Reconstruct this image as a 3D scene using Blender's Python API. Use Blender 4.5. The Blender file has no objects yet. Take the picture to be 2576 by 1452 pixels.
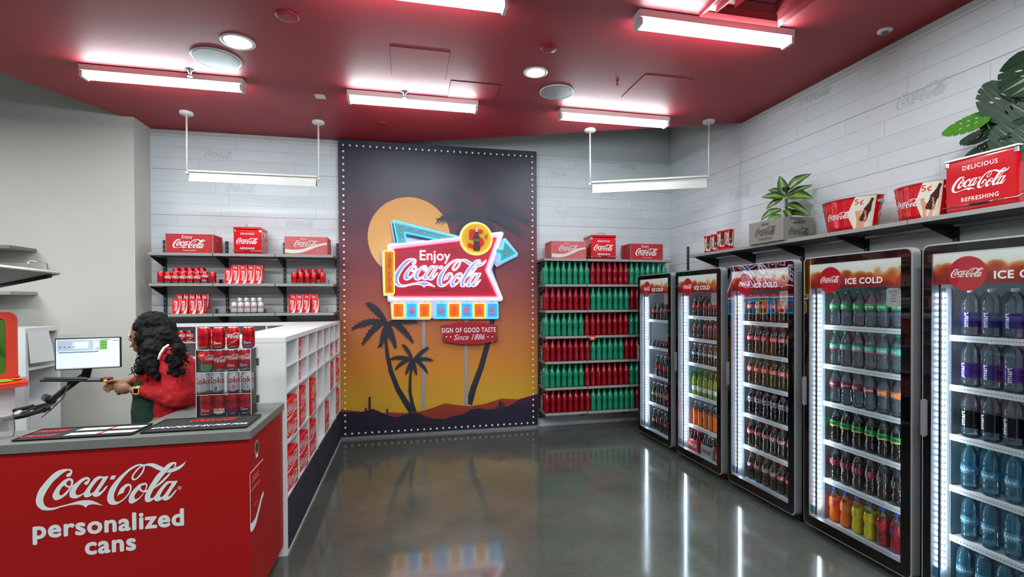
import bpy, math, random
from mathutils import Vector, Matrix
from mathutils.geometry import tessellate_polygon
R_ = random.Random(7)
PI = math.pi
scene = bpy.context.scene
C = scene.collection

# ---------------------------------------------------------------- camera
FPX, CX, CY, EYE = 1219.3, 1288.0, 766.46, 1.65
yaw, pit, rol = 0.215456, -0.008888, -0.0047756
_r = Vector((math.cos(yaw), -math.sin(yaw), 0))
_f = Vector((math.sin(yaw), math.cos(yaw), 0))
_z = Vector((0, 0, 1))
_f2 = _f * math.cos(pit) + _z * math.sin(pit)
_u2 = -_f * math.sin(pit) + _z * math.cos(pit)
RIGHT = _r * math.cos(rol) + _u2 * math.sin(rol)
UP = -_r * math.sin(rol) + _u2 * math.cos(rol)
cam_data = bpy.data.cameras.new('camera')
cam_data.sensor_width = 36
cam_data.lens = FPX * 36 / 2576
cam_data.shift_y = (CY - 726) / 2576
cam_data.clip_start = 0.05
cam = bpy.data.objects.new('camera', cam_data)
C.objects.link(cam)
m3 = Matrix((RIGHT, UP, -_f2)).transposed()
cam.matrix_world = Matrix.Translation((0, 0, EYE)) @ m3.to_4x4()
scene.camera = cam

def at(u, v, X=None, Y=None, Z=None):
    """the point of the room seen at photo pixel u,v on the plane X, Y or Z = const"""
    d = _f2 + RIGHT * ((u - CX) / FPX) - UP * ((v - CY) / FPX)
    t = X / d.x if X is not None else (Y / d.y if Y is not None else (Z - EYE) / d.z)
    return Vector((0, 0, EYE)) + d * t

# ---------------------------------------------------------------- world, exposure, render look
world = bpy.data.worlds.new('world')
scene.world = world
world.use_nodes = True
wb = world.node_tree.nodes['Background']
wb.inputs[0].default_value = (0.80, 0.88, 1.0, 1)
wb.inputs[1].default_value = 0.20
scene.view_settings.view_transform = 'Standard'
scene.view_settings.look = 'None'
scene.view_settings.gamma = 1
scene.view_settings.exposure = 0.18
scene.view_settings.use_curve_mapping = False
cy = scene.cycles
cy.max_bounces = 8
cy.diffuse_bounces = 3
cy.glossy_bounces = 4
cy.transmission_bounces = 4
cy.transparent_max_bounces = 24
cy.caustics_reflective = False
cy.caustics_refractive = False
cy.sample_clamp_indirect = 4
cy.use_adaptive_sampling = True
cy.adaptive_threshold = 0.03
cy.use_denoising = True

# unseen rows of ceiling lights of the shop, behind and beside the camera
def ceiling_area(x, y, sx, sy, power, col=(0.93, 1.0, 0.98)):
    l = bpy.data.lights.new('unseen_ceiling_light', 'AREA')
    l.shape = 'RECTANGLE'; l.size = sx; l.size_y = sy; l.energy = power; l.color = col
    o = bpy.data.objects.new('unseen_ceiling_light', l)
    o.location = (x, y, 3.50)
    C.objects.link(o)
for _x in (-3.0, 0.0, 2.1):
    ceiling_area(_x, 1.2, 1.2, 0.12, 42)
    ceiling_area(_x, -0.8, 1.2, 0.12, 42)

for _x, _y in ((-4.3, 3.6), (-4.3, 1.2)):  # added pair of lamps to brighten the left wall, no fixtures known there
    ceiling_area(_x, _y, 1.2, 0.12, 62)
TUBE_E = 52.0      # fluorescent tubes
LED_E = 30.0       # cooler light strips
NEON_E = 3.6

# ---------------------------------------------------------------- colour and materials
def lin(c):
    def f(v):
        v /= 255.0
        return v / 12.92 if v <= 0.04045 else ((v + 0.055) / 1.055) ** 2.4
    return (f(c[0]), f(c[1]), f(c[2]), 1)

M = {}
def mat(name, rgb, rough=0.5, metal=0.0, emis=0.0, coat=0.0, noise=0.0, nscale=8.0, bump=0.0, spec=0.5, ecol=None):
    m = bpy.data.materials.new(name); m.use_nodes = True
    nt = m.node_tree; b = nt.nodes['Principled BSDF']
    col = lin(rgb)
    b.inputs['Base Color'].default_value = col
    b.inputs['Roughness'].default_value = rough
    b.inputs['Metallic'].default_value = metal
    b.inputs['Coat Weight'].default_value = coat
    b.inputs['Specular IOR Level'].default_value = spec
    if emis:
        b.inputs['Emission Color'].default_value = lin(ecol) if ecol else col
        b.inputs['Emission Strength'].default_value = emis
    if noise or bump:
        tc = nt.nodes.new('ShaderNodeTexCoord')
        n = nt.nodes.new('ShaderNodeTexNoise'); n.inputs['Scale'].default_value = nscale; n.inputs['Detail'].default_value = 4
        nt.links.new(tc.outputs['Object'], n.inputs['Vector'])
        if noise:
            mx = nt.nodes.new('ShaderNodeMix'); mx.data_type = 'RGBA'
            mx.inputs[6].default_value = tuple(v * (1 - noise) for v in col[:3]) + (1,)
            mx.inputs[7].default_value = tuple(min(1, v * (1 + noise)) for v in col[:3]) + (1,)
            nt.links.new(n.outputs['Fac'], mx.inputs[0]); nt.links.new(mx.outputs[2], b.inputs['Base Color'])
        if bump:
            bp = nt.nodes.new('ShaderNodeBump'); bp.inputs['Strength'].default_value = bump; bp.inputs['Distance'].default_value = 0.01
            nt.links.new(n.outputs['Fac'], bp.inputs['Height']); nt.links.new(bp.outputs[0], b.inputs['Normal'])
    M[name] = m
    return m

def clear(name, rgb, dif=0.15, rough=0.05, ior=1.45, drgb=None):
    """thin clear plastic or glass: tinted see-through, a little body colour, mirror gloss at the rims"""
    m = bpy.data.materials.new(name); m.use_nodes = True
    nt = m.node_tree; nt.nodes.remove(nt.nodes['Principled BSDF'])
    out = nt.nodes['Material Output']
    tr = nt.nodes.new('ShaderNodeBsdfTransparent'); tr.inputs[0].default_value = lin(rgb)
    df = nt.nodes.new('ShaderNodeBsdfDiffuse'); df.inputs[0].default_value = lin(drgb or rgb)
    gl = nt.nodes.new('ShaderNodeBsdfGlossy'); gl.inputs['Roughness'].default_value = rough
    fr = nt.nodes.new('ShaderNodeFresnel'); fr.inputs[0].default_value = ior
    m1 = nt.nodes.new('ShaderNodeMixShader'); m1.inputs[0].default_value = dif
    m2 = nt.nodes.new('ShaderNodeMixShader')
    nt.links.new(tr.outputs[0], m1.inputs[1]); nt.links.new(df.outputs[0], m1.inputs[2])
    nt.links.new(fr.outputs[0], m2.inputs[0]); nt.links.new(m1.outputs[0], m2.inputs[1]); nt.links.new(gl.outputs[0], m2.inputs[2])
    nt.links.new(m2.outputs[0], out.inputs[0])
    M[name] = m
    return m

class N:                     # tiny node helper
    def __init__(s, m): s.nt = m.node_tree; s.b = s.nt.nodes.get('Principled BSDF')
    def n(s, t, **k):
        x = s.nt.nodes.new(t)
        for a, v in k.items(): setattr(x, a, v)
        return x
    def l(s, a, b): s.nt.links.new(a, b)
    def math(s, op, a, b=None, c=None):
        x = s.nt.nodes.new('ShaderNodeMath'); x.operation = op
        for i, q in enumerate((a, b, c)):
            if q is None: continue
            if isinstance(q, (int, float)): x.inputs[i].default_value = q
            else: s.nt.links.new(q, x.inputs[i])
        return x.outputs[0]
    def ramp(s, fac, stops, mode='LINEAR'):
        x = s.nt.nodes.new('ShaderNodeValToRGB'); x.color_ramp.interpolation = mode
        e = x.color_ramp.elements
        while len(e) > 1: e.remove(e[-1])
        e[0].position = stops[0][0]; e[0].color = lin(stops[0][1])
        for p, c in stops[1:]:
            q = e.new(p); q.color = lin(c)
        s.nt.links.new(fac, x.inputs[0]); return x.outputs[0]
    def mix(s, fac, a, b, mode='MIX'):
        x = s.nt.nodes.new('ShaderNodeMix'); x.data_type = 'RGBA'; x.blend_type = mode
        for i, q in ((0, fac), (6, a), (7, b)):
            if isinstance(q, (int, float)): x.inputs[i].default_value = q
            elif isinstance(q, tuple): x.inputs[i].default_value = q
            else: s.nt.links.new(q, x.inputs[i])
        return x.outputs[2]

mat('white_paint', (214, 214, 214), 0.55, noise=0.03)
mat('drywall', (196, 194, 188), 0.85, noise=0.04, nscale=2.5, bump=0.03)
mat('drywall_upper', (188, 190, 190), 0.85, noise=0.04, nscale=2.5)
mat('enamel', (235, 235, 235), 0.35)
mat('shelf_edge', (150, 148, 144), 0.5, noise=0.12, nscale=40)
mat('shelf_top', (112, 110, 108), 0.55, noise=0.1, nscale=30)
mat('dark_steel', (38, 37, 40), 0.5, noise=0.1)
mat('black', (12, 12, 14), 0.4)
mat('slot_black', (4, 4, 4), 0.8)
mat('black_gloss', (6, 6, 7), 0.3, spec=0.3)
mat('silver', (176, 178, 184), 0.35, metal=0.5)
mat('chrome', (225, 225, 228), 0.12, metal=1.0)
mat('red', (196, 14, 28), 0.35, noise=0.05)
mat('counter_red', (158, 9, 13), 0.5, spec=0.3, noise=0.05, nscale=3)
mat('gloss_red', (200, 10, 24), 0.12, coat=0.5)
mat('dark_red', (110, 10, 22), 0.35)
mat('faded_red', (196, 92, 92), 0.7, noise=0.18, nscale=14)
mat('wood_red', (178, 26, 34), 0.6, noise=0.12, nscale=12)
mat('wood_grey', (138, 134, 128), 0.8, noise=0.15, nscale=16, bump=0.15)
mat('wood_edge', (140, 120, 100), 0.8, noise=0.2, nscale=20)
mat('white_ink', (236, 236, 236), 0.5)
mat('faded_white', (222, 214, 208), 0.7, noise=0.08, nscale=18)
mat('wall_ink', (192, 198, 203), 0.7)
mat('grey_ink', (60, 58, 58), 0.7)
mat('counter_top', (108, 110, 108), 0.38, noise=0.08, nscale=60)
mat('cabinet_white', (226, 227, 229), 0.45, noise=0.02)
mat('cooler_inside', (200, 216, 224), 0.5)
mat('rail_white', (240, 243, 245), 0.35)
mat('navy_fabric', (22, 26, 42), 0.95, noise=0.2, nscale=120, bump=0.1)
mat('black_rubber', (24, 24, 26), 0.85, noise=0.1, nscale=60)
mat('rubber_red', (214, 34, 30), 0.6)
mat('yellow_ink', (232, 190, 20), 0.45)
mat('skin', (140, 96, 72), 0.5, noise=0.08, nscale=12)
mat('hair', (14, 11, 12), 0.75, noise=0.3, nscale=60, bump=0.2, spec=0.2)
mat('hoodie', (176, 12, 28), 0.9, noise=0.1, nscale=20, bump=0.3)
mat('apron', (14, 52, 40), 0.85, noise=0.12, nscale=20)
mat('denim', (120, 140, 165), 0.9)
mat('watch_band', (232, 190, 120), 0.6)
mat('leaf', (48, 96, 36), 0.45, noise=0.35, nscale=14)
mat('leaf_light', (128, 160, 52), 0.45, noise=0.25, nscale=20)
mat('leaf_dark', (26, 52, 32), 0.4, noise=0.35, nscale=14)
mat('leaf_bright', (66, 120, 34), 0.4, noise=0.3, nscale=10)
mat('stem_green', (90, 120, 70), 0.6)
mat('soil', (50, 38, 28), 0.95, noise=0.3)
mat('speaker_grey', (150, 154, 158), 0.6, noise=0.1, nscale=200)
mat('machine_red', (224, 66, 48), 0.4)
mat('machine_green', (72, 120, 22), 0.5)
mat('machine_lime', (160, 196, 40), 0.5)
mat('paper', (226, 230, 230), 0.8, noise=0.03)
mat('grey_plate', (112, 112, 116), 0.5, noise=0.05)
mat('hinge', (110, 100, 84), 0.4, metal=0.6)
mat('can_silver', (200, 202, 206), 0.32, metal=0.3)
mat('can_red', (196, 8, 26), 0.25, metal=0.35)
mat('can_red_ink', (176, 20, 44), 0.35)
mat('can_dark_ink', (120, 4, 16), 0.3, metal=0.3)
mat('alu', (205, 206, 210), 0.25, metal=1.0)
mat('purple', (110, 24, 90), 0.4); mat('orange', (236, 120, 24), 0.4); mat('green_ink', (20, 150, 80), 0.4)
mat('blue_ink', (50, 60, 190), 0.4); mat('pink', (220, 90, 110), 0.5); mat('cream', (222, 214, 198), 0.5)
mat('lime_ink', (190, 214, 40), 0.4); mat('teal_ink', (60, 180, 170), 0.4); mat('skyblue', (70, 170, 220), 0.4)
mat('tan', (214, 150, 112), 0.6); mat('bottle_brown', (70, 20, 22), 0.3); mat('badge_dark', (70, 62, 48), 0.4, metal=0.3)
mat('tube', (255, 255, 255), 0.4, emis=TUBE_E, ecol=(232, 250, 255))
mat('downlight_glow', (255, 255, 255), 0.4, emis=9, ecol=(255, 250, 242))
mat('led', (255, 255, 255), 0.4, emis=LED_E, ecol=(226, 240, 255))
mat('neon_white', (255, 255, 255), 0.4, emis=NEON_E, ecol=(246, 238, 255))
mat('neon_blue', (40, 190, 255), 0.4, emis=NEON_E, ecol=(40, 190, 255))
mat('neon_red', (255, 40, 60), 0.4, emis=NEON_E * 0.9, ecol=(255, 50, 70))
mat('neon_yellow', (255, 200, 60), 0.4, emis=NEON_E, ecol=(255, 196, 60))
mat('neon_orange', (255, 96, 60), 0.4, emis=2.2, ecol=(255, 90, 60))
mat('sign_lavender', (186, 188, 214), 0.4); mat('sign_red', (160, 24, 52), 0.35); mat('sign_teal', (84, 150, 150), 0.5)
mat('sign_amber', (208, 140, 24), 0.5); mat('sign_navy', (30, 50, 90), 0.5); mat('sign_brown', (150, 80, 20), 0.6)
mat('sign_yellow', (206, 170, 30), 0.5); mat('plaque_red', (168, 16, 40), 0.4)
mat('red_ceiling_part', (150, 16, 34), 0.35)
mat('screen', (200, 222, 240), 0.3, emis=0.75); mat('screen_green', (120, 180, 80), 0.3, emis=0.6)
mat('screen_grey', (170, 186, 200), 0.3, emis=0.6); mat('screen_dark', (70, 100, 140), 0.3, emis=0.4); mat('screen_red', (170, 40, 60), 0.3, emis=0.5)
# drinks
clear('pet', (246, 250, 250), 0.05, 0.06, 1.40, (220, 232, 236))
clear('pet_water', (238, 243, 246), 0.10, 0.05, 1.42, (190, 205, 218))
clear('pet_water_blue', (196, 230, 242), 0.16, 0.05, 1.42, (110, 190, 220))
clear('clear_glass', (225, 235, 232), 0.10, 0.05, 1.5, (170, 190, 185))
clear('green_glass', (120, 190, 80), 0.25, 0.05, 1.5, (90, 140, 40))
clear('door_glass', (240, 246, 247), 0.0, 0.0, 1.62)
clear('acrylic', (254, 254, 255), 0.01, 0.03, 1.2, (220, 226, 232))
clear('decor_green', (120, 218, 184), 0.42, 0.10, 1.6, (40, 184, 140))
clear('decor_red', (226, 50, 70), 0.42, 0.10, 1.6, (196, 14, 40))
clear('tumbler_glass', (250, 252, 252), 0.10, 0.1, 1.15, (225, 230, 232)); mat('strip_base', (92, 100, 106), 0.5)
mat('cola', (30, 10, 8), 0.06, spec=0.7); mat('cola_light', (58, 24, 20), 0.08, spec=0.7)
mat('liq_orange', (240, 110, 10), 0.1); mat('liq_yellow', (214, 190, 10), 0.1); mat('liq_red', (150, 14, 30), 0.08)
mat('liq_green', (120, 150, 30), 0.1)
mat('cap_red', (206, 16, 30), 0.4); mat('cap_green', (20, 150, 80), 0.4); mat('cap_blue', (60, 70, 200), 0.4); mat('cap_white', (232, 236, 240), 0.4)
mat('label_red', (206, 20, 34), 0.45); mat('label_orange', (232, 70, 20), 0.45); mat('label_silver', (176, 190, 196), 0.35)
mat('label_green', (10, 160, 84), 0.45); mat('label_mint', (60, 186, 160), 0.45); mat('label_cherry', (140, 20, 60), 0.45)
mat('label_tan', (176, 130, 110), 0.45); mat('label_blue', (60, 56, 170), 0.45); mat('label_water', (120, 196, 226), 0.45)
mat('label_white', (232, 232, 230), 0.5); mat('label_black', (22, 24, 26), 0.45); mat('label_yellow', (236, 200, 30), 0.45)

# slightly wavy door glass, as big tempered panes are
_k = N(M['door_glass']); _n = _k.n('ShaderNodeTexNoise'); _n.inputs['Scale'].default_value = 2.2; _n.inputs['Detail'].default_value = 0
_tc = _k.n('ShaderNodeTexCoord'); _k.l(_tc.outputs['Object'], _n.inputs['Vector']); _b = _k.n('ShaderNodeBump'); _b.inputs['Strength'].default_value = 0.5; _b.inputs['Distance'].default_value = 0.006
_k.l(_n.outputs['Fac'], _b.inputs['Height'])
for _q in _k.nt.nodes:
    if _q.type == 'BSDF_GLOSSY': _k.l(_b.outputs[0], _q.inputs['Normal'])
# red painted ceiling: satin so the tubes glaze it
m = mat('ceiling_red', (158, 14, 36), 0.56, spec=0.8); k = N(m)
n_ = k.n('ShaderNodeTexNoise'); n_.inputs['Scale'].default_value = 1.2; tcz = k.n('ShaderNodeTexCoord'); k.l(tcz.outputs['Object'], n_.inputs['Vector'])
k.l(k.ramp(n_.outputs['Fac'], [(0.3, (146, 12, 32)), (0.7, (160, 18, 38))]), k.b.inputs['Base Color'])
n2 = k.n('ShaderNodeTexNoise'); n2.inputs['Scale'].default_value = 260; k.l(tcz.outputs['Object'], n2.inputs['Vector'])
bp = k.n('ShaderNodeBump'); bp.inputs['Strength'].default_value = 0.12; bp.inputs['Distance'].default_value = 0.002
k.l(n2.outputs['Fac'], bp.inputs['Height']); k.l(bp.outputs[0], k.b.inputs['Normal'])

# sealed concrete floor
m = mat('concrete', (84, 82, 74), 0.16, spec=0.6); k = N(m); tcz = k.n('ShaderNodeTexCoord')
n1 = k.n('ShaderNodeTexNoise'); n1.inputs['Scale'].default_value = 0.9; n1.inputs['Detail'].default_value = 7; n1.inputs['Roughness'].default_value = 0.6
n2 = k.n('ShaderNodeTexNoise'); n2.inputs['Scale'].default_value = 45; n2.inputs['Detail'].default_value = 3
for q in (n1, n2): k.l(tcz.outputs['Object'], q.inputs['Vector'])
c1 = k.ramp(n1.outputs['Fac'], [(0.3, (66, 70, 64)), (0.5, (80, 84, 78)), (0.72, (98, 100, 93))])
c2_ = k.ramp(n2.outputs['Fac'], [(0.35, (240, 240, 240)), (0.65, (255, 255, 255))])
k.l(k.mix(1.0, c1, c2_, 'MULTIPLY'), k.b.inputs['Base Color'])
n3 = k.n('ShaderNodeTexNoise'); n3.inputs['Scale'].default_value = 1.3; n3.inputs['Detail'].default_value = 1; k.l(tcz.outputs['Object'], n3.inputs['Vector'])
k.l(k.math('MULTIPLY_ADD', n3.outputs['Fac'], 0.12, 0.05), k.b.inputs['Roughness'])

# printed white plank cladding: thin joints, every 4th joint darker
def plank_mat(name, axis):
    m = mat(name, (212, 218, 222), 0.6); k = N(m)
    tc = k.n('ShaderNodeTexCoord'); sp = k.n('ShaderNodeSeparateXYZ'); k.l(tc.outputs['Object'], sp.inputs[0])
    h = 0.1265
    zz = k.math('DIVIDE', k.math('SUBTRACT', sp.outputs['Z'], 0.090), h)
    row = k.math('FLOOR', zz); fz = k.math('FRACT', zz)
    wn = k.n('ShaderNodeTexWhiteNoise', noise_dimensions='1D'); k.l(row, wn.inputs['W'])
    xx = k.math('DIVIDE', k.math('ADD', sp.outputs[axis], k.math('MULTIPLY', wn.outputs['Value'], 3.0)), 1.02)
    fx = k.math('FRACT', xx); brd = k.math('FLOOR', xx)
    hz = k.math('LESS_THAN', fz, 0.035); vt = k.math('LESS_THAN', fx, 0.0045)
    dk = k.math('LESS_THAN', k.math('FRACT', k.math('DIVIDE', k.math('ADD', row, 0.1), 4.0)), 0.2)
    gh = k.math('MULTIPLY', hz, k.math('MULTIPLY_ADD', dk, 0.45, 0.35)); gv = k.math('MULTIPLY', vt, 0.30)
    w2 = k.n('ShaderNodeTexWhiteNoise', noise_dimensions='2D'); cb = k.n('ShaderNodeCombineXYZ'); k.l(row, cb.inputs[0]); k.l(brd, cb.inputs[1]); k.l(cb.outputs[0], w2.inputs['Vector'])
    base = k.ramp(w2.outputs['Value'], [(0, (210, 216, 220)), (1, (217, 222, 226))])
    gn = k.n('ShaderNodeTexNoise'); gn.inputs['Scale'].default_value = 3; mp = k.n('ShaderNodeMapping'); k.l(tc.outputs['Object'], mp.inputs[0])
    mp.inputs['Scale'].default_value = (1, 1, 30); k.l(mp.outputs[0], gn.inputs['Vector'])
    base = k.mix(1.0, base, k.ramp(gn.outputs['Fac'], [(0.3, (251, 251, 251)), (0.7, (255, 255, 255))]), 'MULTIPLY')
    k.l(k.mix(k.math('MAXIMUM', gh, gv), base, lin((70, 76, 84))), k.b.inputs['Base Color'])
plank_mat('planks_back', 'X'); plank_mat('planks_right', 'Y')

# printed sunset of the mural (colours of the print itself)
def zramp(name, z0, z1, stops, rough=0.45, wob=0.0):
    m = mat(name, (100, 100, 100), rough); k = N(m)
    tc = k.n('ShaderNodeTexCoord'); sp = k.n('ShaderNodeSeparateXYZ'); k.l(tc.outputs['Object'], sp.inputs[0])
    f = k.math('DIVIDE', k.math('SUBTRACT', sp.outputs['Z'], z0), z1 - z0)
    k.l(k.ramp(f, stops), k.b.inputs['Base Color'])
zramp('mural_sky', 0.0, 3.57, [(0.0, (196, 160, 40)), (0.12, (204, 158, 42)), (0.24, (202, 128, 42)), (0.36, (184, 104, 58)), (0.47, (152, 72, 64)), (0.58, (120, 52, 62)), (0.72, (84, 46, 62)), (0.86, (52, 42, 58)), (1.0, (34, 34, 50))])
zramp('mural_sun', 1.85, 2.95, [(0.0, (236, 208, 150)), (0.4, (226, 172, 104)), (1.0, (222, 146, 66))])
zramp('mural_hill_back', 0.1, 0.6, [(0, (120, 40, 30)), (1, (170, 60, 40))])
zramp('mural_hill_front', 0.0, 0.6, [(0, (28, 28, 44)), (0.45, (34, 26, 48)), (0.8, (84, 26, 60)), (1, (100, 30, 66))])
mat('mural_palm', (34, 36, 50), 0.5); mat('mural_pole', (150, 148, 152), 0.5); mat('mural_edge', (30, 30, 40), 0.6)

# printed iced-cola banner on the cooler doors
m = mat('cola_banner', (180, 60, 30), 0.4); k = N(m)
tc = k.n('ShaderNodeTexCoord'); sp = k.n('ShaderNodeSeparateXYZ'); k.l(tc.outputs['Object'], sp.inputs[0])
vo = k.n('ShaderNodeTexVoronoi'); vo.inputs['Scale'].default_value = 13; k.l(tc.outputs['Object'], vo.inputs['Vector'])
nz = k.n('ShaderNodeTexNoise'); nz.inputs['Scale'].default_value = 9; nz.inputs['Detail'].default_value = 5; k.l(tc.outputs['Object'], nz.inputs['Vector'])
zf = k.math('DIVIDE', k.math('SUBTRACT', sp.outputs['Z'], 1.715), 0.175)
zf = k.math('ADD', zf, k.math('MULTIPLY', k.math('SUBTRACT', vo.outputs['Distance'], 0.3), 0.42))
zf = k.math('ADD', zf, k.math('MULTIPLY', k.math('SUBTRACT', nz.outputs['Fac'], 0.5), 0.35))
k.l(k.ramp(zf, [(0.0, (104, 10, 16)), (0.28, (136, 24, 18)), (0.46, (168, 50, 24)), (0.60, (190, 92, 44)), (0.69, (214, 164, 116)), (0.73, (230, 222, 208)), (1.0, (236, 236, 232))]), k.b.inputs['Base Color'])
k.l(k.ramp(zf, [(0.0, (104, 10, 16)), (0.28, (136, 24, 18)), (0.46, (168, 50, 24)), (0.60, (190, 92, 44)), (0.69, (214, 164, 116)), (0.73, (230, 222, 208)), (1.0, (236, 236, 232))]), k.b.inputs['Emission Color'])
k.b.inputs['Emission Strength'].default_value = 0.35   # header print emits some of its own colour
mat('banner_red', (196, 16, 36), 0.4, emis=0.3)
mat('banner_white', (240, 240, 240), 0.4, emis=0.4)

# leaf with a pale centre for the potted plant
m = mat('leaf_two_tone', (60, 110, 40), 0.4); k = N(m)
tc = k.n('ShaderNodeUVMap'); sp = k.n('ShaderNodeSeparateXYZ'); k.l(tc.outputs[0], sp.inputs[0])
nz = k.n('ShaderNodeTexNoise'); nz.inputs['Scale'].default_value = 12
f = k.math('ADD', k.math('ABSOLUTE', k.math('SUBTRACT', sp.outputs['X'], 0.5)), k.math('MULTIPLY', nz.outputs['Fac'], 0.12))
k.l(k.ramp(f, [(0.05, (132, 158, 50)), (0.2, (96, 132, 42)), (0.33, (34, 72, 32)), (1, (20, 50, 26))]), k.b.inputs['Base Color'])

# ---------------------------------------------------------------- mesh building
class MB:
    def __init__(s): s.v = []; s.f = []; s.m = []; s.sm = []; s.uv = None
    def add(s, vs, fs, mi=0, smooth=False):
        b = len(s.v); s.v.extend([tuple(p) for p in vs])
        for f in fs: s.f.append(tuple(b + i for i in f)); s.m.append(mi); s.sm.append(smooth)
        return s
    def box(s, x0, y0, z0, x1, y1, z1, mi=0):
        v = [(x0, y0, z0), (x1, y0, z0), (x1, y1, z0), (x0, y1, z0), (x0, y0, z1), (x1, y0, z1), (x1, y1, z1), (x0, y1, z1)]
        return s.add(v, [(3, 2, 1, 0), (4, 5, 6, 7), (0, 1, 5, 4), (1, 2, 6, 5), (2, 3, 7, 6), (3, 0, 4, 7)], mi)
    def quad(s, a, b, c, d, mi=0): return s.add([a, b, c, d], [(0, 1, 2, 3)], mi)
    def lathe(s, prof, n=20, mi=0, c=(0, 0, 0), sx=1, sy=1, smooth=True, mis=None, cap=True):
        """prof: list of (r, z); rings around z; mis: material per band"""
        b = len(s.v)
        for r, z in prof:
            for i in range(n):
                a = 2 * PI * i / n
                s.v.append((c[0] + r * math.cos(a) * sx, c[1] + r * math.sin(a) * sy, c[2] + z))
        for j in range(len(prof) - 1):
            for i in range(n):
                i2 = (i + 1) % n
                s.f.append((b + j * n + i, b + j * n + i2, b + (j + 1) * n + i2, b + (j + 1) * n + i))
                s.m.append(mis[j] if mis else mi); s.sm.append(smooth)
        if cap:
            s.f.append(tuple(b + i for i in range(n))[::-1]); s.m.append(mis[0] if mis else mi); s.sm.append(False)
            s.f.append(tuple(b + (len(prof) - 1) * n + i for i in range(n))); s.m.append(mis[-1] if mis else mi); s.sm.append(False)
        return s
    def tube(s, pts, r, n=6, mi=0, closed=False, smooth=True, r2=None):
        pts = [Vector(p) for p in pts]; K = len(pts)
        if K < 2: return s
        b = len(s.v); prev = None
        for i, p in enumerate(pts):
            if closed: t = pts[(i + 1) % K] - pts[i - 1]
            else: t = pts[min(i + 1, K - 1)] - pts[max(i - 1, 0)]
            if t.length < 1e-9: t = Vector((0, 0, 1))
            t.normalize()
            if prev is None:
                up = Vector((0, 0, 1)) if abs(t.z) < 0.9 else Vector((1, 0, 0))
                a = t.cross(up).normalized()
            else:
                a = prev - t * prev.dot(t)
                a = a.normalized() if a.length > 1e-6 else t.orthogonal().normalized()
            prev = a; bb = t.cross(a)
            rr = r if r2 is None else r + (r2 - r) * i / (K - 1)
            for q in range(n):
                an = 2 * PI * q / n
                s.v.append(tuple(p + (a * math.cos(an) + bb * math.sin(an)) * rr))
        rng = K if closed else K - 1
        for i in range(rng):
            for q in range(n):
                q2 = (q + 1) % n; j = (i + 1) % K
                s.f.append((b + i * n + q, b + i * n + q2, b + j * n + q2, b + j * n + q)); s.m.append(mi); s.sm.append(smooth)
        if not closed:
            s.f.append(tuple(b + q for q in range(n))[::-1]); s.m.append(mi); s.sm.append(False)
            s.f.append(tuple(b + (K - 1) * n + q for q in range(n))); s.m.append(mi); s.sm.append(False)
        return s
    def prism(s, poly, depth, O=(0, 0, 0), ux=(1, 0, 0), uz=(0, 0, 1), mi=0, mside=None):
        """2D outline extruded backwards by depth; face looks along -(ux x uz) ... front first"""
        O, ux, uz = Vector(O), Vector(ux), Vector(uz); nrm = uz.cross(ux) * -1
        k = len(poly); fr = [O + ux * p[0] + uz * p[1] for p in poly]; bk = [p - nrm * depth for p in fr]
        tri = tessellate_polygon([[Vector((p[0], p[1], 0)) for p in poly]])
        b = len(s.v); s.v.extend(tuple(p) for p in fr + bk)
        for t in tri:
            s.f.append((b + t[0], b + t[1], b + t[2])); s.m.append(mi); s.sm.append(False)
            s.f.append((b + k + t[2], b + k + t[1], b + k + t[0])); s.m.append(mi if mside is None else mside); s.sm.append(False)
        for i in range(k):
            j = (i + 1) % k
            s.f.append((b + i, b + k + i, b + k + j, b + j)); s.m.append(mi if mside is None else mside); s.sm.append(False)
        return s
    def flat(s, shp, O, sc=1.0, ux=(1, 0, 0), uz=(0, 0, 1), mi=0, sx=1.0):
        O, ux, uz = Vector(O), Vector(ux), Vector(uz)
        nr = ux.cross(uz)
        return s.add([O + ux * (p[0] * sc * sx) + uz * (p[1] * sc) + nr * (p[2] if len(p) > 2 else 0) for p in shp[0]], shp[1], mi)
    def wrap(s, shp, r, z, a0, sc, mi=0, c=(0, 0), vertical=False, sy=1.0):
        vs = []
        for p in shp[0]:
            x, y = p[:2]; q = r + (p[2] if len(p) > 2 else 0)
            if vertical: x, y = -y, x
            a = a0 + x * sc / r
            vs.append((c[0] + q * math.cos(a), c[1] + q * math.sin(a) * sy, z + y * sc))
        return s.add(vs, shp[1], mi)
    def mesh(s, name, mats):
        me = bpy.data.meshes.new(name); me.from_pydata(s.v, [], s.f)
        for q in mats: me.materials.append(M[q])
        me.polygons.foreach_set('material_index', s.m); me.polygons.foreach_set('use_smooth', s.sm)
        me.update(); return me
    def build(s, name, mats, parent=None, loc=None, rz=0, bevel=0, seg=2):
        if isinstance(mats, str): mats = [mats]
        o = bpy.data.objects.new(name, s.mesh(name, mats)); C.objects.link(o)
        if parent is not None: o.parent = parent
        if loc: o.location = loc
        if rz: o.rotation_euler.z = rz
        if bevel:
            bv = o.modifiers.new('Bevel', 'BEVEL'); bv.width = bevel; bv.segments = seg; bv.limit_method = 'ANGLE'; bv.angle_limit = 0.6
        return o

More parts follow.
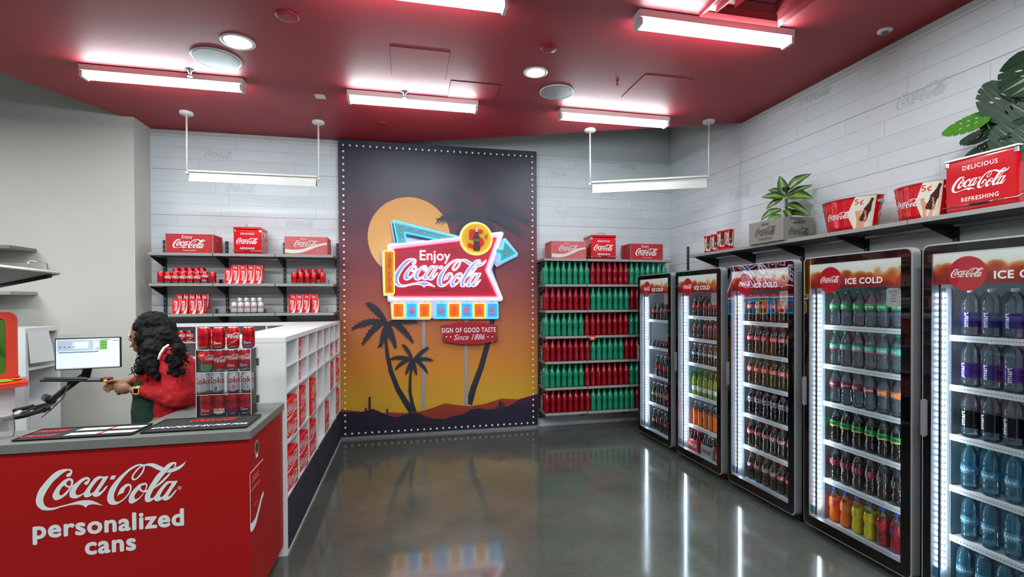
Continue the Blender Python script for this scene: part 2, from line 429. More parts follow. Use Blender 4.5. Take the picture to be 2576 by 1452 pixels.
def tag(o, label, cat, group=None, kind=None):
    o['label'] = label; o['category'] = cat
    if group: o['group'] = group
    if kind: o['kind'] = kind
    return o
def thing(name, label, cat, loc=(0, 0, 0), rz=0, group=None):
    o = bpy.data.objects.new(name, None); C.objects.link(o); o.location = loc; o.rotation_euler = (0, 0, rz)
    o.empty_display_size = 0.1
    return tag(o, label, cat, group)
def struct(o, kind='structure'):
    o['kind'] = kind; return o
def kids(o): return [c for c in ALLKIDS.get(o.name, [])]
ALLKIDS = {}
def index_kids():
    ALLKIDS.clear()
    for o in C.objects:
        if o.parent: ALLKIDS.setdefault(o.parent.name, []).append(o)
def dup(root, loc, rz=0, label=None, group=None, parent=None):
    c = root.copy(); C.objects.link(c); c.parent = parent
    if parent is None:
        c.location = loc; c.rotation_euler = (0, 0, rz)
        if label: c['label'] = label
        if group: c['group'] = group
    for ch in ALLKIDS.get(root.name, []): dup(ch, None, parent=c)
    return c
class Proto:
    """first placement moves the prototype itself, later ones copy it with its parts"""
    def __init__(s, root): s.root = root; s.used = False; index_kids()
    def put(s, loc, rz=0, label=None, group=None):
        if not s.used:
            s.used = True; o = s.root; o.location = loc; o.rotation_euler = (0, 0, rz)
            if label: o['label'] = label
            if group: o['group'] = group
            return o
        return dup(s.root, loc, rz, label, group)
ORD = ['first', 'second', 'third', 'fourth', 'fifth', 'sixth', 'seventh', 'eighth', 'ninth', 'tenth', 'eleventh', 'twelfth', 'thirteenth',
       'fourteenth', 'fifteenth', 'sixteenth', 'seventeenth', 'eighteenth', 'nineteenth', 'twentieth', 'twenty-first', 'twenty-second', 'twenty-third']

# ---------------------------------------------------------------- flat shapes: the script logo and lettering
LOGO_RAW = [[[(205,304),(221,303),(232,292),(234,279),(229,261),(220,248),(208,244),(199,245),(194,253),(197,264),(207,272),(218,276),(221,282),(218,288),(207,292),(191,287),(167,271),(143,248),(114,220),(88,184),(66,146),(51,111),(46,83),(50,58),(59,38),(75,26),(96,21),(120,22),(154,29),(196,37),(234,46),(274,56),(314,58),(351,53),(383,38),(407,22),(434,2,1),(404,13),(372,21),(348,21),(332,16),(317,0,1),(300,18),(276,27),(248,30),(220,29),(187,24),(154,18),(117,6),(85,3),(59,5),(38,11),(21,26),(6,45),(0,69),(0,93),(6,123),(19,159),(42,194),(71,232),(104,269),(136,293),(168,304),(189,306)]],[[(216,234),(231,228),(239,215),(239,199),(234,178),(224,157),(210,133),(192,109),(170,91),(149,80),(128,75),(114,83),(106,98),(106,117),(115,141),(130,168),(151,194),(171,216),(196,231)],[(208,215),(220,215),(224,207),(224,191),(218,176),(208,176),(199,183),(194,194),(199,207)],[(183,183),(186,175),(196,167),(210,163),(204,149),(186,128),(171,114),(157,109),(149,119),(149,131),(155,151),(167,171)]],[[(224,173,1),(236,179),(245,186),(269,205),(292,223),(313,232),(329,234),(341,228),(348,218),(346,202),(338,184),(329,175),(317,175),(311,181),(311,191),(317,199),(329,204),(333,210),(332,215),(324,215),(308,207),(288,189),(269,162),(256,138),(253,120),(256,107),(269,101),(285,104),(303,115),(317,127,1),(311,111,1),(287,91),(266,80),(247,77),(229,82),(216,93),(213,111),(216,133),(224,151),(231,163),(221,163,1)]],[[(407,234),(423,231),(436,228,1),(471,229,1),(455,199),(433,163),(412,131),(404,117),(405,111),(417,114),(433,128),(449,149),(462,155,1),(463,151),(449,127),(429,104),(409,83),(389,77),(375,79),(365,88),(364,98,1),(349,85),(332,79),(319,79),(309,85),(306,98),(309,115),(322,138),(341,168),(361,199),(383,223)],[(417,215),(426,216),(429,210),(417,187),(397,154),(378,123),(365,111),(354,107),(348,112),(348,123),(357,144),(377,175),(399,202)]],[[(490,231,1),(522,229,1),(506,200,1),(478,202,1)]],[[(707,298,1),(694,304),(683,306),(663,303),(638,293),(604,272),(572,245),(538,212),(508,176),(482,138),(468,104),(460,72),(460,45),(468,22),(481,10),(500,5),(522,6),(550,21),(577,43),(603,72),(620,106),(625,128),(622,144),(614,155),(601,160),(585,157),(566,143),(548,125),(535,98),(527,67,1),(538,79),(551,85),(567,91),(572,98,1),(574,109),(583,127),(595,138),(606,143),(612,131),(611,111),(598,82),(579,56),(556,37),(537,27),(519,29),(510,38),(505,56),(505,82),(513,109),(526,139),(546,176),(571,212),(599,245),(627,268),(655,285),(678,292),(697,293,1)]],[[(707,296),(716,288),(713,268),(704,239),(688,215),(668,194),(649,183),(635,183),(627,189),(623,202),(628,221),(641,244),(660,268),(679,285),(694,295)],[(704,282),(700,261),(689,237),(673,215),(657,199),(646,194),(638,199),(636,210),(644,228),(660,250),(679,272),(694,282)]],[[(694,304,1),(712,300),(728,304),(756,306),(782,301),(806,288),(846,264,1),(824,240,1),(795,255),(768,274),(747,284),(728,288),(707,287),(697,293,1)]],[[(715,157),(726,151),(731,138),(729,119),(721,99),(708,79),(692,54),(670,30),(646,13),(625,3),(611,8),(603,21),(603,40),(611,69),(628,99),(651,125),(673,146),(696,155)],[(702,138),(715,143),(721,135),(720,117),(710,98),(697,101),(688,112),(686,123),(691,135)],[(675,106),(681,95),(694,87),(705,85),(692,64),(671,43),(655,35),(646,38),(641,50),(646,69),(659,90)]],[[(921,303),(931,298),(933,285),(929,271),(921,261,1),(912,263,1),(920,274),(921,284),(917,288),(905,280),(886,260),(862,229),(840,202),(817,171),(796,141),(784,123,1),(808,144),(833,168),(862,197),(886,220,1),(897,221,1),(873,187),(845,157),(816,130),(788,112),(772,99),(763,80),(752,56),(750,40),(758,32),(771,37),(787,53),(798,64,1),(776,26,1),(761,13),(745,5),(728,5),(715,14),(712,30),(715,59),(724,83,1),(708,82,1),(710,90),(720,99),(732,99,1),(745,127),(766,163),(792,204),(824,240),(853,272),(880,295),(907,303)]],[[(861,224,1),(886,253,1),(902,253),(926,261),(952,269),(974,282),(1000,303,1),(987,276),(966,252),(937,236),(909,226),(883,223)]],[[(881,157),(902,154,1),(941,154,1),(925,123),(901,88),(878,48),(875,38),(881,35),(893,45),(910,64),(925,82,1),(936,83,1),(918,56),(897,29),(875,11),(854,5),(841,10),(833,21,1),(816,8),(792,5),(779,14),(776,27),(782,46),(796,71),(816,101),(840,131),(862,152)],[(891,141),(897,138),(891,120),(873,90),(853,59),(835,40),(822,35),(817,42),(821,56),(833,80),(853,111),(873,133)]]]
def smooth_ring(r, sub):
    out = []; K = len(r)
    for i in range(K):
        p0, p1, p2, p3 = r[i - 1], r[i], r[(i + 1) % K], r[(i + 2) % K]
        c1, c2 = len(p1) > 2, len(p2) > 2
        a = p1 if c1 else p0; d = p2 if c2 else p3
        for q in range(sub):
            t = q / sub; t2, t3 = t * t, t * t * t
            f = lambda A, B, Cc, D: 0.5 * (2 * B + (Cc - A) * t + (2 * A - 5 * B + 4 * Cc - D) * t2 + (3 * B - A - 3 * Cc + D) * t3)
            out.append((f(a[0], p1[0], p2[0], d[0]) / 1000 - 0.5, f(a[1], p1[1], p2[1], d[1]) / 1000 - 0.15))
    return out
def fill(rings_list):
    """triangles of outlines with holes; each outline group sits in a hair-thin layer of its own"""
    vs, fs = [], []
    for k_, rings in enumerate(rings_list):
        b = len(vs); flat = [p[:2] for r in rings for p in r]; vs.extend((p[0], p[1], k_ * 7e-5) for p in flat)
        for t in tessellate_polygon([[Vector((p[0], p[1], 0)) for p in r] for r in rings]):
            A, B, D = flat[t[0]], flat[t[1]], flat[t[2]]
            cr = (B[0] - A[0]) * (D[1] - A[1]) - (B[1] - A[1]) * (D[0] - A[0])
            if abs(cr) < 1e-12: continue
            fs.append((b + t[0], b + t[1], b + t[2]) if cr > 0 else (b + t[0], b + t[2], b + t[1]))
    return vs, fs
LOGO_RINGS = [[smooth_ring(r, 3) for r in g] for g in LOGO_RAW]
LOGO = fill(LOGO_RINGS)
LOGO_LO = fill([[smooth_ring(r, 1) for r in g] for g in LOGO_RAW])
_T = {}
def text(s, bold=0.0, res=2, spacing=1.0, shear=0.0):
    """lettering as flat shape, centred, cap height about 0.7"""
    key = (s, bold, res, spacing, shear)
    if key in _T: return _T[key]
    cu = bpy.data.curves.new('t', 'FONT'); cu.body = s; cu.resolution_u = res
    cu.align_x = 'CENTER'; cu.space_character = spacing; cu.shear = shear
    o = bpy.data.objects.new('t', cu); C.objects.link(o); bpy.context.view_layer.update()
    me = o.evaluated_get(bpy.context.evaluated_depsgraph_get()).to_mesh()
    vs = [(v.co.x, v.co.y) for v in me.vertices]; fs = [tuple(p.vertices) for p in me.polygons]
    C.objects.unlink(o); bpy.data.objects.remove(o)
    ys = [p[1] for p in vs]; mid = (min(ys) + max(ys)) / 2
    h = max(ys) - min(ys); w = max(p[0] for p in vs) - min(p[0] for p in vs)
    vs = [(p[0], p[1] - mid, 0.0) for p in vs]
    if bold > 0.009:                       # heavier weight: shifted copies in hair-thin layers
        dirs = [(1, 0), (-1, 0), (0, 1), (0, -1)] + ([(.7, .7), (-.7, .7), (.7, -.7), (-.7, -.7)] if bold >= 0.03 and res >= 3 else [])
        v0, f0 = list(vs), list(fs)
        for k_, (dx, dy) in enumerate(dirs):
            n0 = len(vs); vs += [(p[0] + dx * bold, p[1] + dy * bold, (k_ + 1) * 7e-5) for p in v0]; fs += [tuple(n0 + i for i in f) for f in f0]
    _T[key] = (vs, fs, w, h); return _T[key]
def disc(r, n=28): return ([(r * math.cos(2 * PI * i / n), r * math.sin(2 * PI * i / n)) for i in range(n)], [tuple(range(n))])
def rrect(w, h, r, n=5, cx=0, cy=0):
    out = []
    for sx, sy, a0 in ((1, -1, -PI / 2), (1, 1, 0), (-1, 1, PI / 2), (-1, -1, PI)):
        for i in range(n + 1):
            a = a0 + PI / 2 * i / n
            out.append((cx + sx * (w / 2 - r) + r * math.cos(a), cy + sy * (h / 2 - r) + r * math.sin(a)))
    return out
# white wave ribbon of the cans and cartons, unit box 1 x 1
_wr = smooth_ring([(0, 0, 1), (180, -50), (400, 0), (620, 220), (820, 420), (1000, 500, 1), (1000, 360, 1), (840, 260), (620, 0), (400, -240), (200, -320), (0, -280, 1)], 4)
WAVE = fill([[[(p[0] + .5, p[1] + .15) for p in _wr]]])

# ================================================================ THE ROOM
YB, XR, CZ = 6.09, 3.565, 3.57
struct(MB().box(-7, -4, -0.1, 3.75, 6.4, 0).build('floor', 'concrete'))
b = MB(); poly = [(-2.745, 6.12), (-2.745, 5.80), (-2.85, 5.80), (-5.35, 0.45), (-5.35, -4), (3.60, -4), (3.60, 4.645), (3.544, 4.653), (-0.13, 6.09), (-0.13, 6.12)]
b.prism(poly, 0.05, O=(0, 0, CZ), ux=(1, 0, 0), uz=(0, 1, 0))       # underside at CZ (depth goes along -z, lifted below)
o = b.build('ceiling', 'ceiling_red'); o.location.z = 0.05; struct(o)
struct(MB().box(-7, -4, 4.45, 3.75, 6.4, 4.5).build('ceiling', 'drywall_upper'))
struct(MB().box(-2.745, YB, 0, XR + 0.1, 6.3, 3.505).build('wall_back', 'planks_back'))
struct(MB().box(-2.745, YB + 0.025, 3.505, XR + 0.1, 6.3, 4.45).build('wall_back', 'drywall_upper'))
struct(MB().box(XR, -4, 0, 3.75, YB, 3.50).build('wall_right', 'planks_right'))
struct(MB().box(XR + 0.025, -4, 3.50, 3.75, YB, 4.45).build('wall_right', 'drywall_upper'))
struct(MB().box(-7, 5.76, 0, -2.745, 6.3, 4.45).build('wall_left', 'drywall'))
struct(MB().box(-7.1, -4, 0, -7, 5.76, 4.45).build('wall_side', 'drywall'))
b = MB(); b.box(-2.74, YB - 0.012, 3.492, -0.775, YB + 0.02, 3.512).box(1.66, YB - 0.012, 3.492, XR - 0.003, YB + 0.02, 3.512)
struct(b.build('trim_1', 'white_paint'))
struct(MB().box(XR - 0.012, -4, 3.487, XR + 0.02, YB - 0.012, 3.507).build('trim_2', 'white_paint'))
struct(MB().box(1.66, YB - 0.014, 0.0, XR - 0.002, YB, 0.10).build('baseboard_back', 'white_paint', bevel=0.004))
struct(MB().box(XR - 0.014, 5.52, 0.0, XR, YB - 0.014, 0.10).build('baseboard_right', 'white_paint', bevel=0.004))
# faint script marks printed on the planks
b = MB()
for (u, v, w) in ((552, 390, 60), (608, 474, 60), (757, 563, 62), (1407, 437, 44), (1582, 421, 44), (1412, 534, 44), (1530, 489, 44), (1690, 448, 30)):
    if u < 1660:
        p = at(u, v, Y=YB); b.flat(LOGO_LO, (p.x, YB - 0.0015, p.z), w * 6.2 / 1219)
b.build('script_marks', 'wall_ink', parent=bpy.data.objects['wall_back'])
b = MB()
for (u, v, s_) in ((2052, 236, 0.36), (2318, 236, 0.36), (1862, 484, 0.36), (1760, 590, 0.34)):
    p = at(u, v, X=XR); b.flat(LOGO_LO, (XR - 0.0015, p.y, p.z), s_, ux=(0, -1, 0))
b.build('script_marks', 'wall_ink', parent=bpy.data.objects['wall_right'])

# ---------------------------------------------------------------- ceiling fittings
def strip_light():
    t = thing('strip_light', 'x', 'ceiling light', (0, 0, 0), 0, 'fluorescent strip lights on the red ceiling')
    b = MB(); b.prism([(-0.055, 0), (0.055, 0), (0.048, -0.045), (0.03, -0.052), (-0.03, -0.052), (-0.048, -0.045)], 1.2, O=(-0.6, 0, 0), ux=(0, -1, 0), mi=0)
    b.build('housing', 'enamel', t, bevel=0.002)
    for sy in (-0.028, 0.028):
        b = MB(); b.tube([(-0.575, sy, -0.078), (0.575, sy, -0.078)], 0.0145, 10); b.build('fluorescent_tube', 'tube', t)
    for sx in (-1, 1):
        b = MB(); b.box(sx * 0.585 - 0.012, -0.05, -0.098, sx * 0.585 + 0.012, 0.05, -0.052); b.build('lamp_holder', 'enamel', t, bevel=0.003)
    return t
P = Proto(strip_light())
for x, y, z, s in ((-1.955, 4.61, 0.01, 'lit strip light on the red ceiling nearest the grey wall'),
                (0.089, 4.665, 0, 'lit strip light on the red ceiling in front of the palm mural'),
                (2.113, 4.668, 0, 'lit strip light on the red ceiling above the shelves of green and red bottles'),
                (2.113, 3.0, 0, 'lit strip light beside the square stepped air vent'),
                (0.035, 3.0, 0, 'lit strip light cut off by the top edge, nearest the camera')):
    P.put((x, y, CZ - .0045), z, s)
ceiling_area(-1.95, 3.0, 1.15, 0.06, 42)

for (x, y, r, s) in ((-1.20, 3.945, 0.118, 'bright round recessed downlight beside the large grey speaker'), (1.08, 3.962, 0.102, 'bright round recessed downlight above the smaller grey speaker')):
    t = thing('downlight', s, 'ceiling light', (x, y, CZ), 0, 'recessed downlights')
    MB().lathe([(r * 0.74, -0.001), (r * 0.76, -0.006), (r, -0.004), (r, 0.0)], 32).build('trim_ring', 'enamel', t)
    MB().lathe([(r * 0.73, -0.003), (r * 0.73, -0.0075)], 32).build('lens', 'downlight_glow', t)
for (x, y, r, s) in ((-1.446, 4.249, 0.18, 'large round grey ceiling speaker beside the lit downlight'), (1.369, 4.291, 0.157, 'round grey ceiling speaker between the two access panels and the downlight')):
    t = thing('ceiling_speaker', s, 'speaker', (x, y, CZ), 0, 'ceiling speakers')
    MB().lathe([(r * 0.9, -0.004), (r * 0.97, -0.010), (r, -0.004), (r, 0)], 40).build('trim_ring', 'enamel', t)
    MB().lathe([(r * 0.9, -0.003), (r * 0.9, -0.008)], 40).build('grille', 'speaker_grey', t)
def access_panel(x0, y0, x1, y1, s):
    t = thing('access_panel', s, 'ceiling panel', ((x0 + x1) / 2, (y0 + y1) / 2, CZ), 0, 'square access panels in the ceiling')
    w, d = (x1 - x0) / 2, (y1 - y0) / 2
    MB().box(-w, -d, -0.004, w, d, 0).build('door_leaf', 'ceiling_red', t)
    b = MB()
    for q in ((-w - 0.004, -d - 0.004, w + 0.004, -d), (-w - 0.004, d, w + 0.004, d + 0.004), (-w - 0.004, -d, -w, d), (w, -d, w + 0.004, d)):
        b.box(q[0], q[1], -0.0015, q[2], q[3], 0)
    b.build('gap_line', 'slot_black', t)
access_panel(-0.105, 3.775, 0.345, 4.25, 'square access panel in the red ceiling with dark handprints, nearer of the pair')
access_panel(0.397, 4.256, 0.84, 4.718, 'square access panel in the red ceiling behind the strip light over the mural')
access_panel(2.005, 3.805, 2.455, 4.27, 'square access panel in the red ceiling between the speaker and the right wall')
t = thing('air_vent', 'large square stepped air vent painted the ceiling red', 'vent', (2.245, 2.615, CZ))
for i, (h0, h1) in enumerate(((0.31, 0.27), (0.235, 0.19), (0.155, 0.115))):
    b = MB()
    pts0 = [(-h0, -h0), (h0, -h0), (h0, h0), (-h0, h0)]; pts1 = [(-h1, -h1), (h1, -h1), (h1, h1), (-h1, h1)]
    zz0, zz1 = -0.022 - 0.008 * i, -0.002
    for j in range(4):
        k2 = (j + 1) % 4
        b.quad((*pts0[j], zz1), (*pts0[k2], zz1), (*pts0[k2], zz0), (*pts0[j], zz0))
        b.quad((*pts0[j], zz0), (*pts0[k2], zz0), (*pts1[k2], zz1 - 0.002), (*pts1[j], zz1 - 0.002))
    b.build('vane', 'red_ceiling_part', t)
for x, y, s in ((-1.734, 4.505, 'chrome sprinkler head beside the left strip light'), (0.0, 4.583, 'chrome sprinkler head behind the strip light at the mural')):
    t = thing('sprinkler', s, 'sprinkler', (x, y, CZ), 0, 'sprinklers')
    MB().lathe([(0.04, 0), (0.038, -0.006), (0.014, -0.012), (0.010, -0.03)], 20).build('escutcheon', 'chrome', t)
    MB().lathe([(0.004, -0.028), (0.004, -0.05), (0.018, -0.052), (0.018, -0.055)], 16).build('deflector', 'chrome', t)
tag(MB().box(-0.045, -0.045, -0.012, 0.045, 0.045, 0).build('ceiling_sensor', 'enamel', loc=(-0.772, 4.823, CZ), bevel=0.004), 'small square white sensor on the red ceiling', 'sensor')
for x, y, r, s in ((-0.766, 3.522, 0.075, 'round red painted cover plate in the ceiling above the left counter'), (1.076, 3.567, 0.062, 'round red painted cover plate in the ceiling above the right downlight'),
                (-0.227, 5.427, 0.05, 'round red painted cover plate on the ceiling near the left of the mural top'), (1.035, 5.446, 0.05, 'round red painted cover plate on the ceiling near the right of the mural top')):
    tag(MB().lathe([(r, 0), (r, -0.004), (r * 0.9, -0.010), (r * 0.5, -0.012)], 28).build('round_cover', 'red_ceiling_part', loc=(x, y, CZ)), s, 'cover plate', 'red round covers on the ceiling')
t = thing('sprinkler', 'small red painted sprinkler pin on the ceiling by the access panel', 'sprinkler', (1.819, 3.958, CZ))
MB().lathe([(0.016, 0), (0.012, -0.008), (0.006, -0.012), (0.006, -0.045), (0.013, -0.047), (0.013, -0.05)], 14).build('pin', 'red_ceiling_part', t)
t = thing('smoke_detector', 'small round metal smoke detector on the ceiling near the right wall', 'detector', (3.36, 2.832, CZ))
MB().lathe([(0.048, 0), (0.046, -0.01), (0.03, -0.016)], 24).build('base', 'enamel', t)
MB().lathe([(0.022, -0.014), (0.02, -0.03), (0.012, -0.034)], 18).build('dome', 'grey_plate', t)

# hanging wall washers on two rods
def pendant(A, B, zt, zb, s):
    A = Vector(A); B = Vector(B); L = (B - A).length; an = math.atan2(B.y - A.y, B.x - A.x)
    t = thing('hanging_wall_washer', s, 'hanging light', (A.x, A.y, CZ), an, 'white hanging wall washers')
    for k_, xx in ((0, 0), (1, L)):
        MB().lathe([(0.062, 0), (0.064, -0.02), (0.055, -0.03), (0.012, -0.034)], 24, c=(xx, 0, 0)).build('canopy', 'enamel', t)
        MB().tube([(xx, 0, -0.03), (xx, 0, zt - CZ - 0.02)], 0.0085, 10).build('rod', 'enamel', t)
        MB().lathe([(0.016, -0.014), (0.018, 0), (0.016, 0.014)], 12, c=(xx, 0, zt - CZ - 0.01)).build('clamp', 'enamel', t)
    hz = zt - CZ; lz = zb - CZ
    b = MB(); b.prism([(-0.02, hz), (0.03, lz), (0.036, lz), (0.0, hz + 0.012), (0.0, hz + 0.016), (-0.036, lz + 0.03), (-0.042, lz + 0.03)][::-1], L - 0.05, O=(0.025, 0, 0), ux=(0, -1, 0))
    b.prism([(-0.024, hz + 0.002), (0.024, hz + 0.002), (0.018, hz + 0.02), (-0.018, hz + 0.02)], L - 0.03, O=(0.015, 0, 0), ux=(0, -1, 0))
    b.build('shade', 'cream_shade', t)
    MB().tube([(0.06, 0.018, lz + 0.03), (L - 0.06, 0.018, lz + 0.03)], 0.009, 8).build('fluorescent_tube', 'wash_tube', t)
mat('cream_shade', (222, 222, 216), 0.5); mat('wash_tube', (255, 255, 255), 0.4, emis=36, ecol=(240, 248, 255))
pendant((-2.155, 5.507), (-0.900, 5.507), 2.965, 2.865, 'white hanging wall washer over the red crates, left of the mural')
pendant((2.035, 5.152), (3.187, 4.643), 2.96, 2.845, 'white hanging wall washer set slantwise in the corner above the coolers')

# ================================================================ THE MURAL
YM = 6.045
t = tag(MB().box(-0.772, YM, 0.035, 1.655, YB - 0.0015, 3.565, 0).build('mural_panel', ['mural_sky', 'mural_edge'], bevel=0), 'tall printed sunset panel with palms, sun and dotted border behind the neon sign', 'mural')
struct(MB().box(-0.772, YM + 0.005, 0.0, 1.655, YB - 0.002, 0.034).build('trim_3', 'silver'))
def q4(px, py, k=1.8615, ou=840, ov=340, Y=YM):
    p = at(ou + px / k, ov + py / k, Y=Y); return (p.x, p.z)
art = MB()
LAY = [0]
def lay(): LAY[0] += 1; return YM - 0.0006 - 0.0005 * LAY[0]
ART = ['mural_sun', 'mural_palm', 'mural_pole', 'mural_hill_back', 'mural_hill_front', 'white_ink', 'mural_palm_far']
mat('neon_orange', (255, 40, 40), 0.4, emis=1.4, ecol=(255, 46, 40)); mat('sign_amber', (190, 112, 14), 0.5)
mat('mural_palm_far', (46, 50, 66), 0.5)
def artpoly(pts, mi): 
    y = lay(); sh = fill([[pts]]); art.add([(p[0], y, p[1]) for p in sh[0]], sh[1], mi)
sun = [(0.05 + 0.492 * math.cos(2 * PI * i / 96), 2.42 + 0.492 * math.sin(2 * PI * i / 96)) for i in range(96)]
artpoly(sun, 0)
def ribbon(pts, w0, w1, mi):
    y = lay(); K = len(pts); L_ = []; R2 = []
    for i, p in enumerate(pts):
        a = Vector(pts[max(i - 1, 0)]); c = Vector(pts[min(i + 1, K - 1)]); d = (c - a).normalized(); n = Vector((-d.y, d.x)); w = (w0 + (w1 - w0) * i / (K - 1)) / 2
        L_.append((p[0] + n.x * w, y, p[1] + n.y * w)); R2.append((p[0] - n.x * w, y, p[1] - n.y * w))
    vs = L_ + R2; art.add(vs, [(i, i + 1, K + i + 1, K + i) for i in range(K - 1)], mi)
def bez(a, c, b_, n=14):
    return [((1 - t_) ** 2 * a[0] + 2 * t_ * (1 - t_) * c[0] + t_ * t_ * b_[0], (1 - t_) ** 2 * a[1] + 2 * t_ * (1 - t_) * c[1] + t_ * t_ * b_[1]) for t_ in [i / n for i in range(n + 1)]]
def frond(S, T, lift, w, mi, teeth=20):
    S = Vector(S); T = Vector(T); L = (T - S).length
    Cc = (S + T) / 2 + Vector((0, 1)) * L * lift
    sp = [Vector(p) for p in bez(S, Cc, T, teeth)]; y = lay(); vs, fs = [], []
    wid = lambda t_: w * (math.sin(PI * min(1, t_ * 0.88 + 0.10)) ** 0.6)
    up_, lo_ = [], []
    for i, p in enumerate(sp):
        tang = (sp[min(i + 1, teeth)] - sp[max(i - 1, 0)]).normalized(); nn = Vector((tang.y, -tang.x))
        if nn.y > 0 and abs(tang.x) > 0.2: nn = -nn
        t_ = i / teeth; ww = wid(t_) * (0 if i == teeth else 1)
        up_.append(p - nn * ww * .22); lo_.append((p + nn * ww * .55, p + nn * ww * (1.0 + .25 * R_.random()) + tang * w * .75, nn, tang, ww))
    for i in range(teeth):
        k0 = len(vs); a, b_ = up_[i], up_[i + 1]; c_, d_ = lo_[i + 1][0], lo_[i][0]; tip = lo_[i][1]
        vs += [(q.x, y, q.y) for q in (a, b_, c_, d_, tip)]
        fs += [(k0, k0 + 1, k0 + 2, k0 + 3), (k0 + 3, k0 + 2, k0 + 4)]
        if i % 2:
            tp = a - lo_[i][2] * lo_[i][4] * .25 + lo_[i][3] * w * .5; vs.append((tp.x, y, tp.y)); fs.append((k0, k0 + 1, k0 + 5))
    art.add(vs, fs, mi)
def palm(crown, tips, lift, w, mi, k=1.8615, ou=840, ov=340):
    c = q4(*crown, k, ou, ov)
    for tp in tips: frond(c, q4(*tp[:2], k, ou, ov), tp[2] if len(tp) > 2 else lift, w, mi)
ribbon([q4(*p) for p in ((705, 395), (722, 460), (745, 560), (752, 700), (745, 850), (725, 960), (690, 1085), (655, 1180), (632, 1262))], 0.035, 0.085, 1)
palm((920, 890), ((80, 940, .22), (250, 380, .12), (1240, 240, .05), (1830, 985, .5), (1670, 1190, .38), (400, 1330, .3), (1200, 1250, .2)), .3, 0.115, 6, 7.642, 1090, 430)
for (x0, x1, yt, yb_) in ((413, 428, 850, 1285), (611, 628, 850, 1268)):
    artpoly([q4(x0, yb_), q4(x1, yb_), q4(x1, yt), q4(x0, yt)], 2)
ribbon([q4(*p) for p in ((248, 895), (243, 960), (250, 1030), (268, 1110), (300, 1190), (336, 1250), (372, 1305))], 0.028, 0.075, 1)
palm((250, 880), ((85, 905, .3), (132, 978, .45), (214, 992, .3), (292, 995, .3), (372, 968, .42), (388, 872, .18), (160, 785, .25)), .3, 0.065, 1)
ribbon([q4(*p) for p in ((368, 1065), (357, 1130), (356, 1200), (366, 1255), (380, 1302))], 0.022, 0.05, 1)
palm((370, 1052), ((262, 1048, .25), (287, 1095, .4), (335, 1118, .3), (388, 1120, .3), (440, 1112, .4), (462, 1052, .2), (325, 980, .25), (440, 993, .15)), .3, 0.042, 1)
def h7(px, py): return q4(px, py, 5.257, 860, 940)
zb0 = 0.04
back = [(0, 470), (250, 500), (480, 525), (640, 510), (860, 520), (1080, 490), (1200, 450), (1360, 390), (1500, 410), (1680, 430), (1880, 400), (2110, 328), (2330, 338), (2560, 268)]
pl = [h7(*p) for p in back]; pl[0] = (-0.772, pl[0][1]); pl[-1] = (1.655, pl[-1][1])
artpoly([(-0.772, zb0), (1.655, zb0)] + pl[::-1], 3)
for (x0, x1, yt, yb_) in ((355, 383, 298, 490), (303, 328, 447, 500), (588, 612, 458, 560)):
    artpoly([h7(x0, yb_), h7(x1, yb_), h7(x1, yt + 12), h7((x0 + x1) / 2, yt), h7(x0, yt + 12)], 1)
front = [(0, 505), (280, 500), (340, 480), (410, 462), (480, 490), (560, 530), (640, 560), (740, 575), (820, 540), (900, 515), (1030, 525), (1100, 565), (1200, 590), (1350, 600), (1500, 550), (1600, 535), (1700, 475), (1800, 455), (1930, 470), (2060, 455), (2200, 430), (2270, 390), (2330, 342), (2440, 310), (2560, 268)]
pl = [h7(*p) for p in front]; pl[0] = (-0.772, pl[0][1]); pl[-1] = (1.655, pl[-1][1])
artpoly([(-0.772, zb0), (1.655, zb0)] + pl[::-1], 4)
for (x0, x1, yt, yb_) in ((2070, 2112, 355, 455), (2124, 2146, 372, 450), (2040, 2060, 425, 460)):
    artpoly([h7(x0, yb_), h7(x1, yb_), h7(x1, yt + 12), h7((x0 + x1) / 2, yt), h7(x0, yt + 12)], 1)
A0, A1, B0, B1 = (at(864, 364.7, Y=YM), at(1335, 395.9, Y=YM), at(871, 1092, Y=YM), at(1338.5, 1062, Y=YM))
xl, xr_ = -0.712, 1.592; zt_, zb_ = (A0.z + A1.z) / 2, (B0.z + B1.z) / 2
y = lay(); dd = disc(0.0125, 12)
for i in range(31):
    for zz in (zt_, zb_): art.flat(dd, (xl + (xr_ - xl) * i / 30, y, zz), 1, mi=5)
for i in range(1, 46):
    for xx in (xl, xr_): art.flat(dd, (xx, y, zb_ + (zt_ - zb_) * i / 46), 1, mi=5)
art.build('artwork_print', ART, t)

# ================================================================ NEON SIGN
YS = 6.005
sign = thing('neon_sign', 'large lit neon sign reading Enjoy Coca-Cola above LAS VEGAS, mounted on the sunset mural', 'neon sign', (0, 0, 0))
def g3(px, py, Y=YS):
    p = at(940 + px / 4.034, 540 + py / 4.034, Y=Y); return (p.x, p.z)
def plate(name, pts, m_, Y, dp=0.006, mside=None):
    b = MB(); b.prism(ccw([g3(*p) for p in pts]), dp, O=(0, Y, 0), mi=0, mside=None if mside is None else 1)
    return b.build(name, [m_] + ([mside] if mside else []), sign)
def ccw(p):
    a = sum(p[i][0] * p[(i + 1) % len(p)][1] - p[(i + 1) % len(p)][0] * p[i][1] for i in range(len(p)))
    return p if a > 0 else p[::-1]
cc = g3(1038, 246); rad = (g3(1038 + 150, 246)[0] - g3(1038 - 150, 246)[0]) / 2
plate('arrow_backing', [(165, 80), (205, 48), (905, 225), (880, 300), (215, 320)], 'sign_lavender', YS + 0.012)
plate('main_backing', [(140, 305), (165, 293), (1300, 172), (1322, 190), (1200, 560), (1312, 850), (1300, 882), (150, 888), (140, 870)], 'sign_lavender', YS)
